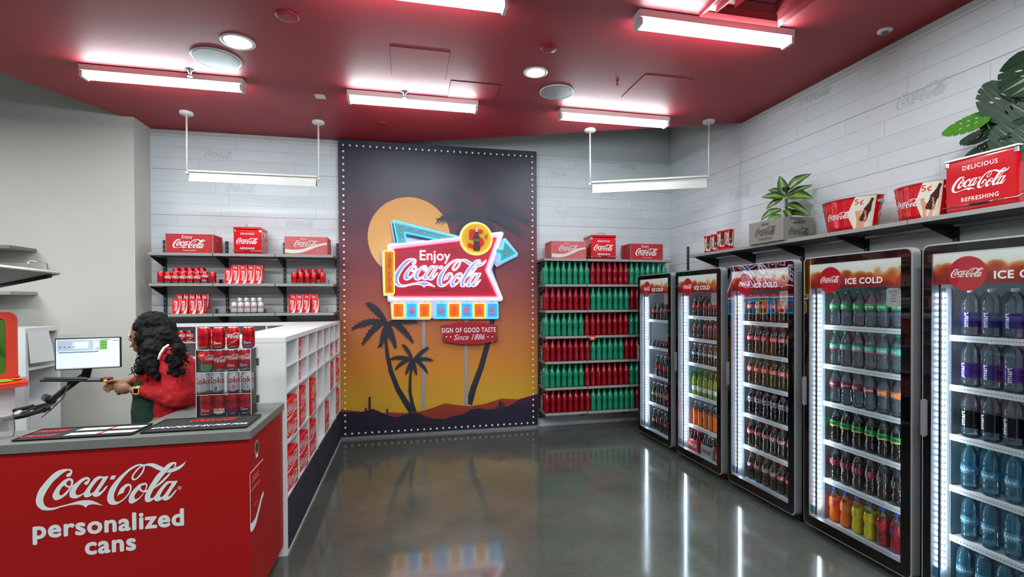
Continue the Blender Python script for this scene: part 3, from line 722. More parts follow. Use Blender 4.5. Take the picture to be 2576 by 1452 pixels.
plate('arrowhead_backing', [(1225, 330), (1300, 260), (1322, 235), (1345, 240), (1468, 395), (1460, 425), (1250, 532), (1228, 505), (1230, 440)], 'sign_lavender', YS + 0.010)
plate('side_bar_backing', [(80, 372), (215, 358), (222, 818), (98, 828)], 'sign_lavender', YS - 0.006)
plate('letter_row_backing', [(168, 900), (175, 885), (1262, 880), (1270, 1050), (1255, 1062), (615, 1062), (590, 1050), (570, 1070), (180, 1068)], 'sign_lavender', YS + 0.004)
b = MB(); b.prism([(cc[0] + rad * 1.14 * math.cos(2 * PI * i / 64), cc[1] + rad * 1.14 * math.sin(2 * PI * i / 64)) for i in range(64)], 0.006, O=(0, YS - 0.01, 0)); b.build('disc_backing', 'sign_lavender', sign)
plate('arrow_face', [(210, 88), (830, 236), (640, 262), (310, 188), (332, 300), (248, 305)], 'sign_teal', YS - 0.004)
plate('arrow_side', [(188, 90), (205, 80), (255, 308), (225, 312)], 'sign_navy', YS + 0.002)
plate('arrow_side', [(325, 205), (640, 262), (560, 268), (335, 225)], 'sign_navy', YS - 0.003)
plate('arrowhead_face', [(1245, 345), (1305, 365), (1325, 275), (1448, 400), (1280, 482), (1283, 405), (1240, 390)], 'sign_teal', YS - 0.004)
plate('main_face', [(205, 350), (1242, 233), (1123, 565), (1248, 832), (205, 832)], 'sign_red', YS - 0.006)
plate('side_bar_face', [(112, 378), (200, 378), (202, 798), (116, 798)], 'sign_amber', YS - 0.012)
b = MB(); b.prism([(cc[0] + rad * math.cos(2 * PI * i / 64), cc[1] + rad * math.sin(2 * PI * i / 64)) for i in range(64)], 0.006, O=(0, YS - 0.017, 0)); b.build('disc_face', 'sign_yellow', sign)
# small lamps along the arrow (domes)
b = MB()
for px, py in ((268, 105), (350, 140), (430, 165), (515, 190), (605, 218), (690, 240), (278, 190), (292, 258), (1338, 400)):
    c = g3(px, py); b.lathe([(0.012, 0), (0.011, 0.006), (0.006, 0.010)], 12, c=(0, 0, 0)); n0 = len(b.v) - 36
    for i in range(n0, len(b.v)): x_, y_, z_ = b.v[i]; b.v[i] = (c[0] + x_, YS - 0.011 - z_, c[1] + y_)
b.build('bulb', 'silver', sign)
TY = YS - 0.030
def ntube(name, pts, m_, r=0.0085, closed=False, Y=TY):
    P3 = []
    for i, p in enumerate(pts):
        a = g3(*p); P3.append(Vector((a[0], Y, a[1])))
    # round the corners
    out = []
    K = len(P3)
    for i in range(K):
        if not closed and i in (0, K - 1): out.append(P3[i]); continue
        a, q, c = P3[i - 1], P3[i], P3[(i + 1) % K]
        d1, d2 = (a - q), (c - q); k_ = min(0.012, d1.length * .4, d2.length * .4)
        s_, e_ = q + d1.normalized() * k_, q + d2.normalized() * k_
        for t_ in (0, .25, .5, .75, 1): out.append(s_ * (1 - t_) ** 2 + q * 2 * t_ * (1 - t_) + e_ * t_ * t_)
    MB().tube(out, r, 8, closed=closed).build(name, m_, sign)
ntube('border_tube', [(150, 362), (147, 316), (884, 238)], 'neon_white', 0.0075)
ntube('border_tube', [(1188, 205), (1302, 183), (1158, 566), (1303, 856), (160, 858), (158, 822)], 'neon_white', 0.0075)
ntube('inner_tube', [(205, 378), (205, 352), (890, 272)], 'neon_red', 0.006)
ntube('inner_tube', [(1196, 242), (1243, 235), (1124, 567), (1246, 830), (212, 830)], 'neon_red', 0.006)
ntube('arrow_tube', [(246, 298), (202, 66), (868, 236)], 'neon_blue', 0.0065)
ntube('arrow_tube', [(332, 290), (312, 184), (650, 258)], 'neon_blue', 0.006)
ntube('arrowhead_tube', [(1248, 337), (1302, 360), (1323, 258), (1452, 402), (1274, 490), (1281, 408), (1236, 395)], 'neon_blue', 0.0065)
ntube('side_bar_tube', [(104, 370), (208, 370), (210, 806), (110, 806)], 'neon_yellow', 0.0065, True)
MB().tube([(cc[0] + rad * 1.03 * math.cos(2 * PI * i / 64), TY - 0.006, cc[1] + rad * 1.03 * math.sin(2 * PI * i / 64)) for i in range(64)], 0.0075, 8, closed=True).build('disc_tube', 'neon_yellow', sign)
# lettering squares
for i, (ch, cxp) in enumerate(zip('LASVEGAS', (252, 386, 516, 686, 816, 944, 1070, 1202))):
    hw = 56 if i not in (1, 7) else 54; am = i in (0, 2, 4, 6)
    z0p, z1p = 900, 1046
    plate('letter_square', [(cxp - hw, z0p), (cxp + hw, z0p), (cxp + hw, z1p), (cxp - hw, z1p)], 'sign_amber' if am else 'skyblue', YS - 0.003)
    ntube('square_tube', [(cxp - hw, z0p), (cxp + hw, z0p), (cxp + hw, z1p), (cxp - hw, z1p)], 'neon_yellow' if am else 'neon_blue', 0.006, True, TY + 0.004)
    T = text(ch, 0.0, 4); c = g3(cxp, 972)
    b = MB(); b.flat(T, (c[0], TY + 0.006, c[1]), 0.125, mi=0); b.build('letter', 'neon_orange', sign)
    p0, p1 = g3(cxp, 896), g3(cxp, 876)
    MB().tube([(p0[0], TY + 0.01, p0[1]), (p1[0], TY + 0.01, p1[1])], 0.003, 6).build('tube_end', 'black', sign)
# script
c = g3(682, 598); lw = g3(1150, 560)[0] - g3(215, 560)[0]
MB().flat(LOGO, (c[0], YS - 0.0125, c[1]), lw).build('script_face', 'skyblue_pale', sign) if 'skyblue_pale' in M else (mat('skyblue_pale', (120, 136, 206), 0.4), MB().flat(LOGO, (c[0], YS - 0.0125, c[1]), lw).build('script_face', 'skyblue_pale', sign))
b = MB()
for g in [[smooth_ring(r, 2) for r in g] for g in LOGO_RAW]:
    for r in g:
        b.tube([(c[0] + p[0] * lw, TY + 0.004, c[1] + p[1] * lw) for p in r], 0.0046, 6, closed=True)
b.build('script_tube', 'neon_white', sign)
T = text('Enjoy', 0.008, 4); c = g3(618, 432)
MB().flat(T, (c[0], TY + 0.006, c[1]), 0.172).build('enjoy_tube', 'neon_white', sign)
c = g3(655, 764); MB().flat(text('Trademark ®'), (c[0], YS - 0.0125, c[1]), 0.038).build('small_print', 'dark_red', sign)
b = MB()
for ch, py in zip('ICE COLD', (413, 466, 520, 560, 600, 655, 708, 760)):
    if ch != ' ': cq = g3(163, py); b.flat(text(ch, 0.01), (cq[0], YS - 0.0185, cq[1]), 0.062)
b.build('side_bar_lettering', 'sign_brown', sign)
b = MB(); c5 = g3(1036, 250); b.flat(text('5', 0.034, 4), (c5[0], YS - 0.0235, c5[1]), 0.31, mi=0, sx=1.45)
c6 = g3(1140, 228); b.flat(text('¢', 0.02, 3), (c6[0], YS - 0.0235, c6[1]), 0.085, mi=0)
bot = [(0, 1.0), (.055, 1.0), (.06, .95), (.06, .8), (.09, .68), (.14, .56), (.15, .48), (.12, .42), (.12, .3), (.145, .18), (.14, .03), (.11, 0)]
prof = [(x, z) for x, z in bot] + [(-x, z) for x, z in bot[::-1]]
cb_ = g3(1043, 370); hh = g3(1043, 128)[1] - cb_[1]
sh = fill([[ccw([(x * hh, z * hh) for x, z in prof if True])]]); b.flat(sh, (cb_[0], YS - 0.0245, cb_[1]), 1, mi=1)
sh = fill([[ccw([(x * hh, z * hh) for x, z in [(-.05, .99), (-.055, .8), (.055, .8), (.05, .99)]])]]); b.flat(sh, (cb_[0], YS - 0.0250, cb_[1]), 1, mi=2)
sh = fill([[ccw([(x * hh, z * hh) for x, z in [(-.1, .4), (-.1, .5), (.12, .5), (.12, .4)]])]]); b.flat(sh, (cb_[0], YS - 0.0250, cb_[1]), 1, mi=3)
b.build('disc_print', ['rubber_red', 'bottle_brown', 'cream', 'hinge'], sign)
# plaque below
plq = thing('plaque', 'red ribbon-ended plaque reading SIGN OF GOOD TASTE Since 1886 under the neon sign', 'sign')
YP = 6.0
pp = [(685, 1127), (760, 1116), (850, 1098), (975, 1090), (1110, 1098), (1256, 1122), (1240, 1190), (1266, 1278), (1180, 1298), (1080, 1314), (975, 1320), (850, 1312), (700, 1290), (714, 1208)]
b = MB(); b.prism(ccw([(at(940 + a / 4.034, 540 + d / 4.034, Y=YP).x, at(940 + a / 4.034, 540 + d / 4.034, Y=YP).z) for a, d in pp]), 0.03, O=(0, YP, 0), mi=0, mside=1)
b.build('board', ['plaque_red', 'black'], plq)
b = MB()
c = g3(968, 1172, YP); b.flat(text('SIGN OF GOOD TASTE', 0.022, 3, 1.14), (c[0], YP - 0.001, c[1]), 0.084, sx=0.70)
c = g3(966, 1243, YP); b.flat(text('Since 1886', 0.004, 3, 1.0, 0.35), (c[0], YP - 0.001, c[1]), 0.098, sx=0.9)
for px in (738, 782, 1160, 1204): c = g3(px, 1240, YP); b.flat(disc(0.0085, 14), (c[0], YP - 0.001, c[1]), 1)
b.build('lettering', 'white_ink', plq)
for px, py in ((757, 1120), (1206, 1118), (760, 1298), (1206, 1290)):
    c = g3(px, py, YP); MB().box(c[0] - .005, YP - 0.006, c[1] - .005, c[0] + .005, YP, c[1] + .005).build('bolt', 'chrome', plq, bevel=0.002)
for a in ((820, 1150), (1120, 1150)):
    c = g3(*a, YP); 
for o_, xs in ((plq, (0.62, 0.95)),):
    for x_ in xs: MB().tube([(x_, YP + 0.03, g3(968, 1205, YP)[1]), (x_, YM, g3(968, 1205, YP)[1])], 0.006, 8).build('standoff', 'silver', o_)
for x_, z_ in ((0.0, 1.95), (1.05, 1.95), (0.0, 1.62), (1.05, 1.62)): MB().tube([(x_, YS, z_), (x_, YM, z_)], 0.008, 8).build('standoff', 'silver', sign)

# ================================================================ WALL SHELVES
def upright(name, loc, z0, z1, rz, s, grp):
    t = thing(name, s, 'shelf upright', loc, rz, grp)
    b = MB(); b.box(-0.014, -0.022, z0, 0.014, 0, z1, 0)
    n = int((z1 - z0) / 0.05)
    for i in range(n):
        for sx in (-0.006, 0.006): b.box(sx - 0.0022, -0.0226, z0 + 0.02 + i * 0.05, sx + 0.0022, -0.0218, z0 + 0.046 + i * 0.05, 1)
    b.build('slotted_rail', ['dark_steel', 'shelf_edge'], t)
def shelf(x0, x1, z, depth, loc, rz, s, grp, brackets, bdepth=None):
    """board with its front edge along local x, wall at local y = 0, top at z"""
    t = thing('metal_shelf', s, 'shelf', loc, rz, grp)
    b = MB(); b.box(x0 + 0.002, -depth, z - 0.028, x1 - 0.002, -0.026, z, 0)
    b.box(x0 + 0.002, -depth - 0.002, z - 0.029, x1 - 0.002, -depth, z + 0.001, 1)
    b.build('board', ['shelf_top', 'shelf_edge'], t, bevel=0.0015, seg=1)
    for bx in brackets:
        b = MB(); b.prism([(-0.024, -0.03), (-0.024, -0.125), (-0.04, -0.125), (-(bdepth or depth) + 0.05, -0.045), (-(bdepth or depth) + 0.03, -0.03)][::-1], 0.006, O=(bx - 0.003, 0, z), ux=(0, 1, 0))
        b.build('bracket', 'dark_steel', t)
    return t
GL, GR, GF = 'shelves left of the mural', 'bottle shelves right of the mural', 'shelf run above the coolers'
for i, x in enumerate((-2.608, -1.983, -1.375, -0.788)):
    upright('shelf_upright', (x, YB, 0), 0.25, 2.335, 0, ('%s slotted black upright from the grey wall behind the snack can shelves' % ORD[i]).replace('snack can', 'can'), 'slotted uprights left of the mural')
rown = ('top', 'middle', 'bottom')
zL = (2.168, 1.845, 1.522)
segL = ((-2.62, -2.015), (-2.012, -1.40), (-1.397, -0.79))
segn = ('next to the grey wall', 'at the centre of the run', 'next to the mural')
for r in range(3):
    for k_ in range(3):
        shelf(segL[k_][0], segL[k_][1], zL[r], 0.348, (0, YB, 0), 0, '%s grey metal shelf board left of the mural, %s' % (rown[r], segn[k_]), GL,
              [(-2.608, ), (-1.983,), (-1.375, -0.80)][k_])
zR = (2.165, 1.845, 1.522, 1.20, 0.885, 0.56, 0.246)
for i, x in enumerate((1.690, 2.262, 2.872)):
    upright('shelf_upright', (x, YB, 0), 0.12, 2.14, 0, '%s slotted black upright from the mural behind the green and red bottles' % ORD[i], 'slotted uprights behind the bottle shelves')
ordr = ('top', 'second', 'third', 'fourth', 'fifth', 'sixth', 'bottom')
for r in range(7):
    for k_, (a, b_) in enumerate(((1.675, 2.222), (2.225, 2.80), (2.803, 3.40))):
        shelf(a if r or k_ else 1.66, b_, zR[r], 0.345, (0, YB, 0), 0, '%s grey shelf board from the top in the bottle shelving, %s' % (ordr[r], ('beside the mural', 'in the centre', 'behind the far cooler')[k_]), GR,
              [(1.70,), (2.262,), (2.872,)][k_])
# run over the coolers: local x along -Y of the room
seamY = (5.08, 4.47, 3.835, 3.20, 2.565, 1.93, 1.30)
for k_ in range(6):
    a, b_ = seamY[k_], seamY[k_ + 1]
    shelf(-a, -b_, 2.165, 0.335, (XR, 0, 0), -PI / 2, 'dark shelf board above the coolers, %s from the far corner' % ORD[k_], GF, [-(a - 0.06)], 0.32)
for i, yv in enumerate((5.62, 5.02, 4.41, 3.775, 3.14, 2.505, 1.87)):
    upright('shelf_upright', (XR, yv, 0), 0.25, 2.33 if i == 0 else 2.12, -PI / 2, '%s slotted black upright from the far corner on the wall behind the coolers' % ORD[i], 'slotted uprights behind the coolers')

# ---------------------------------------------------------------- crates and picnic coolers
def prism_h(b, outer, holes, depth, O, ux, uz=(0, 0, 1), mi=0):
    O, ux, uz = Vector(O), Vector(ux), Vector(uz); nr = ux.cross(uz)
    vs, fs = fill([[outer] + holes]); k = len(vs)
    b.add([O + ux * p[0] + uz * p[1] for p in vs] + [O + ux * p[0] + uz * p[1] - nr * depth for p in vs], fs + [tuple(k + i for i in f[::-1]) for f in fs], mi)
    for ring in [outer] + holes:
        n = len(ring); q = [O + ux * p[0] + uz * p[1] for p in ring]; q2 = [p - nr * depth for p in q]
        b.add(q + q2, [(i, n + i, n + (i + 1) % n, (i + 1) % n) for i in range(n)], mi)
    return b
def crate(name, s, loc, rz, w, d, h, body, edge, ink, style):
    t = thing(name, s, 'crate', loc, rz)
    th = 0.016
    b = MB(); b.box(-w / 2, 0, 0, w / 2, th, h, 0); b.box(-w / 2 - 0.001, -0.001, 0, -w / 2 + 0.006, th, h + 0.001, 1); b.box(w / 2 - 0.006, -0.001, 0, w / 2 + 0.001, th, h + 0.001, 1)
    if style == 'wave':
        vs, fs = WAVE; b.add([(-w / 2 + 0.006 + p[0] * (w - 0.012), -0.0015, h * 0.30 + p[1] * h * 0.75) for p in vs], fs, 2)
        b.flat(LOGO, (-w * 0.0, -0.0025, h * 0.60), w * 0.56, mi=2); b.flat(text('Enjoy'), (-w * 0.06, -0.0025, h * 0.86), 0.030, mi=2)
    elif style == 'plain':
        b.flat(LOGO, (0, -0.0015, h * 0.48), w * 0.70, mi=2); b.flat(text('Enjoy'), (-w * 0.05, -0.0015, h * 0.82), 0.046, mi=2); b.flat(text('Trade-mark ®'), (0, -0.0015, h * 0.14), 0.022, mi=2)
    else:
        b.flat(text('DRINK', 0.01), (0, -0.0015, h * 0.83), 0.034, mi=2); b.flat(LOGO, (0, -0.0015, h * 0.5), w * 0.62, mi=2); b.flat(text('IN BOTTLES', 0.01), (0, -0.0015, h * 0.17), 0.032, mi=2)
    b.build('front_panel', [body, edge, ink], t)
    MB().box(-w / 2, d - th, 0, w / 2, d, h).build('back_panel', body, t)
    for sx in (-1, 1):
        b = MB(); hole = rrect(d * 0.42, h * 0.14, h * 0.06, 4, 0, h * 0.78)[::-1]
        out = [(-d / 2 + th, 0), (d / 2 - th, 0), (d / 2 - th, h), (-d / 2 + th, h)]
        ux = (0, sx, 0)
        prism_h(b, out, [hole], th, (sx * w / 2, d / 2, 0), ux)
        if style == 'drink': b.flat(LOGO, (sx * (w / 2 + 0.0015), d / 2, h * 0.38), d * 0.66, ux=ux, mi=1)
        b.build('end_panel', [body, ink], t)
    MB().box(-w / 2 + th, th, 0.004, w / 2 - th, d - th, 0.014).build('bottom', body, t)
    return t
crate('wooden_crate', 'bright red wooden crate with white script on the shelf nearest the grey wall', (-2.236, 5.752, zL[0] + .001), 0, 0.452, 0.27, 0.200, 'wood_red', 'wood_edge', 'white_ink', 'plain')
crate('wooden_crate', 'faded red wooden crate with a white wave on the shelf left of the mural', (-1.079, 5.755, zL[0] + .001), 0, 0.445, 0.27, 0.198, 'faded_red', 'wood_edge', 'faded_white', 'wave')
crate('wooden_crate', 'faded red wooden crate with a white wave on the shelf right of the mural', (1.985, 5.750, zR[0] + .001), 0, 0.455, 0.27, 0.215, 'faded_red', 'wood_edge', 'faded_white', 'wave')
crate('wooden_crate', 'bright red wooden crate with white script beside the room corner', (3.045, 5.750, zR[0] + .001), 0, 0.455, 0.27, 0.205, 'wood_red', 'wood_edge', 'white_ink', 'plain')
cp = crate('planter_crate', 'weathered grey wooden crate reading DRINK and IN BOTTLES holding a leafy plant', (3.206, 3.827, 2.166), -PI / 2, 0.43, 0.32, 0.20, 'wood_grey', 'wood_grey', 'grey_ink', 'drink')
def picnic(s, loc, rz, w, d, h, planter=False):
    t = thing('metal_picnic_cooler', s, 'cooler box', loc, rz, 'red metal picnic coolers')
    b = MB(); b.box(-w / 2, 0, 0, w / 2, d, h * 0.9, 0); b.build('body', 'gloss_red', t, bevel=0.012, seg=3)
    b = MB()
    b.flat(LOGO, (0, -0.0015, h * 0.47), w * 0.80, mi=0)
    b.flat(text('DELICIOUS', 0.02, 2, 1.15), (0, -0.0015, h * 0.74), w * 0.098, mi=0, sx=0.9); b.flat(text('REFRESHING', 0.02, 2, 1.15), (0, -0.0015, h * 0.20), w * 0.092, mi=0, sx=0.9)
    b.build('lettering', 'white_ink', t)
    if not planter:
        MB().box(-w / 2 - 0.004, -0.004, h * 0.9, w / 2 + 0.004, d + 0.004, h).build('lid', 'gloss_red', t, bevel=0.01, seg=3)
        MB().tube([(-w * .17, d / 2, h), (-w * .17, d / 2, h + .035), (-w * .15, d / 2, h + .04), (w * .15, d / 2, h + .04), (w * .17, d / 2, h + .035), (w * .17, d / 2, h)], 0.004, 8).build('handle', 'chrome', t)
    else:
        b = MB()
        for q in ((-w / 2 - .004, -.004, w / 2 + .004, .012), (-w / 2 - .004, d - .012, w / 2 + .004, d + .004), (-w / 2 - .004, .012, -w / 2 + .012, d - .012), (w / 2 - .012, .012, w / 2 + .004, d - .012)): b.box(q[0], q[1], h * .9, q[2], q[3], h * .935)
        b.build('rim', 'enamel', t, bevel=0.003)
    for sx in (-1, 1):
        b = MB(); b.box(sx * w / 2 - 0.022 * (sx > 0) - 0.003 * (sx < 0), -0.003, h * 0.80, sx * w / 2 + 0.022 * (sx < 0) + 0.003 * (sx > 0), 0.022, h * 0.895); b.build('corner_guard', 'chrome', t, bevel=0.004)
        MB().tube([(sx * (w / 2 + .002), d * .3, h * .62), (sx * (w / 2 + .02), d * .32, h * .5), (sx * (w / 2 + .02), d * .68, h * .5), (sx * (w / 2 + .002), d * .7, h * .62)], 0.004, 6).build('carry_handle', 'chrome', t)
    MB().tube([(-w / 2 - .006, d * .4, h * .12), (-w / 2 - .006, -.010, h * .10), (w / 2 + .006, -.010, h * .10), (w / 2 + .006, d * .4, h * .3)], 0.0035, 6).build('swing_bar', 'chrome', t)
    MB().box(-w * .13, -.014, h * .085, w * .13, -.004, h * .115).build('latch', 'black', t, bevel=0.002)
    MB().lathe([(0.016, 0), (0.014, 0.004), (0.008, 0.006)], 14).build('bottle_opener', 'chrome', t, loc=(w / 2 + .001, d * .45, h * .72)).rotation_euler.y = PI / 2
    return t
picnic('glossy red metal picnic cooler between the two crates left of the mural', (-1.676, 5.755, zL[0] + .001), 0, 0.275, 0.26, 0.292)
picnic('glossy red metal picnic cooler between the two crates right of the mural', (2.448, 5.745, zR[0] + .001), 0, 0.335, 0.27, 0.305)
picnic('large red metal picnic cooler with white rim holding the big dark monstera plant', (3.245, 2.165, 2.166), -PI / 2, 0.365, 0.29, 0.345, True)

# ---------------------------------------------------------------- plants
def leaf_mesh(b, base, tip, up, w, bend, mi, uvs, n=9, fold=0.25):
    base, tip, up = Vector(base), Vector(tip), Vector(up).normalized()
    ax = tip - base; L = ax.length; d = ax / L; side = d.cross(up).normalized(); nrm = side.cross(d).normalized()
    k0 = len(b.v); cols = (-1, -.5, 0, .5, 1)
    for i in range(n + 1):
        t = i / n; ww = w * (math.sin(PI * t ** 0.8) ** 0.85) * 0.5 + 0.0008
        c = base + ax * t + nrm * (bend * L * math.sin(PI * t * 0.95) * 1.0) - nrm * bend * L * 0.4 * t * t
        for q in cols:
            b.v.append(tuple(c + side * q * ww + nrm * (abs(q) * fold * ww + 0.08 * ww * math.sin(t * 17 + q))))
            uvs.append((0.5 + q * 0.5, t))
    m = len(cols)
    for i in range(n):
        for j in range(m - 1):
            b.f.append((k0 + i * m + j, k0 + i * m + j + 1, k0 + (i + 1) * m + j + 1, k0 + (i + 1) * m + j)); b.m.append(mi); b.sm.append(True)
def build_uv(b, name, mats, parent, uvs):
    o = b.build(name, mats, parent)
    uv = o.data.uv_layers.new(name='UVMap')
    for lp in o.data.loops: uv.data[lp.index].uv = uvs[lp.vertex_index]
    sf = o.modifiers.new('Solidify', 'SOLIDIFY'); sf.thickness = 0.0012
    return o
pl = thing('leafy_plant', 'bushy potted plant with two-tone green leaves growing from the grey crate', 'plant')
def px_(u, v, X): return at(u, v, X=X)
zt0 = 2.30; bx, by = 3.37, 3.78
stem1 = [Vector((bx, by, 2.20)), Vector((bx, by - .01, 2.40)), Vector((bx - .01, by - .02, 2.56))]
stem2 = [Vector((bx - .02, by - .04, 2.20)), Vector((bx - .03, by - .06, 2.42)), Vector((bx - .03, by - .06, 2.58))]
for st in (stem1, stem2): MB().tube(st, 0.006, 8).build('stem', 'stem_green', pl)
for (bu, bv, tu, tv, bX, tX, w, bend) in (
        (1975, 497, 1961, 442, 3.37, 3.34, .085, .05), (1976, 496, 1915, 496, 3.36, 3.28, .085, .12), (1972, 492, 1932, 477, 3.36, 3.42, .07, .12),
        (1980, 478, 2040, 437, 3.35, 3.42, .095, .18), (1980, 498, 2044, 465, 3.35, 3.44, .07, .18), (1982, 490, 2013, 478, 3.37, 3.46, .05, .15),
        (1975, 503, 2044, 498, 3.33, 3.26, .125, .16), (1970, 500, 1926, 526, 3.35, 3.30, .065, .12), (1966, 526, 1912, 556, 3.35, 3.28, .07, .28),
        (1972, 522, 2038, 540, 3.33, 3.30, .07, .34), (1975, 528, 1990, 545, 3.30, 3.26, .07, .2), (1970, 540, 2030, 542, 3.32, 3.36, .06, .25),
        (1966, 530, 1930, 548, 3.38, 3.42, .06, .1), (1968, 542, 1925, 558, 3.33, 3.26, .06, .12), (1978, 485, 1975, 470, 3.36, 3.25, .06, .12)):
    b = MB(); uvs = []
    A = px_(bu, bv, bX); T_ = px_(tu, tv, tX)
    leaf_mesh(b, A, T_, (-0.62, -0.62, 0.45), w, bend * .6, 0, uvs)
    build_uv(b, 'leaf', 'leaf_two_tone', pl, uvs)
MB().box(3.225, 3.63, 2.20, 3.505, 4.02, 2.27).build('soil', 'soil', pl)

mo = thing('monstera_plant', 'big monstera plant with dark slotted leaves in the white-rimmed red picnic cooler', 'plant')
def monstera(base, tip, up, w, m_, holes=3, cup=0.05):
    base, tip, up = Vector(base), Vector(tip), Vector(up).normalized()
    ax = tip - base; L = ax.length; d = ax / L; side = d.cross(up).normalized(); nrm = side.cross(d).normalized()
    hw = w / 2 / L; out = []
    right = [(0.0, 0.02), (0.25, -0.08), (0.62, -0.05), (0.90, 0.10), (1.0, 0.28), (0.99, 0.38), (0.86, 0.39), (0.97, 0.42), (0.93, 0.55), (0.76, 0.56), (0.87, 0.60), (0.78, 0.72), (0.60, 0.70), (0.70, 0.78), (0.5, 0.88), (0.25, 0.96)]
    out = [(x, y) for x, y in right] + [(0, 1.0)] + [(-x, y) for x, y in right[::-1][:-1]]
    hs = []
    for sx in (-1, 1):
        for i in range(holes):
            cx_, cy_ = sx * (0.24 + 0.03 * i), 0.22 + 0.17 * i
            hs.append([(cx_ + .10 * math.cos(a) * (1) , cy_ + .028 * math.sin(a) + 0.25 * sx * .10 * math.cos(a)) for a in [2 * PI * j / 8 for j in range(8)]][::-1])
    vs, fs = fill([[out[::-1] if False else ccw(out)] + [h for h in hs]])
    b = MB(); P3 = []
    for x, y, _l in vs: P3.append(base + d * (y * L) + side * (x * hw * L) + nrm * (-cup * L * (x * x * .5 + (y - .4) ** 2)))
    b.add(P3, fs, 0, False); o = b.build('leaf', m_, mo)
    sf = o.modifiers.new('Solidify', 'SOLIDIFY'); sf.thickness = 0.0015
    return base
root = Vector((3.39, 2.14, 2.34))
for (bu, bv, bX, tu, tv, tX, w, m_, up) in ((2482, 292, 3.30, 2367, 336, 3.24, .17, 'leaf_bright', (-.7, -.5, .7)), (2560, 232, 3.34, 2478, 300, 3.30, .34, 'leaf_dark', (-1, -.7, .3)),
                                      (2600, 300, 3.33, 2490, 262, 3.42, .32, 'leaf_dark', (-1, -.6, .2)), (2500, 330, 3.36, 2415, 352, 3.40, .16, 'leaf_dark', (-.8, -.5, .6)),
                                      (2505, 362, 3.34, 2425, 392, 3.36, .15, 'leaf_dark', (-.8, -.5, .6)), (2570, 330, 3.30, 2500, 390, 3.28, .24, 'leaf_dark', (-1, -.6, .2)),
                                      (2630, 210, 3.36, 2560, 130, 3.40, .30, 'leaf_dark', (-1, -.6, .2)), (2640, 330, 3.30, 2560, 400, 3.26, .26, 'leaf_dark', (-1, -.6, .3))):
    A = px_(bu, bv, bX); T_ = px_(tu, tv, tX)
    monstera(A, T_, up, w, m_)
    mid = (root + A) / 2 + Vector((0, 0, 0.03))
    MB().tube([root + Vector((R_.uniform(-.03, .03), R_.uniform(-.08, .08), 0)), mid, A + (T_ - A) * 0.05], 0.0035, 6).build('stem', 'stem_green', mo)
MB().box(3.265, 2.0, 2.45, 3.515, 2.33, 2.482).build('soil', 'soil', mo)

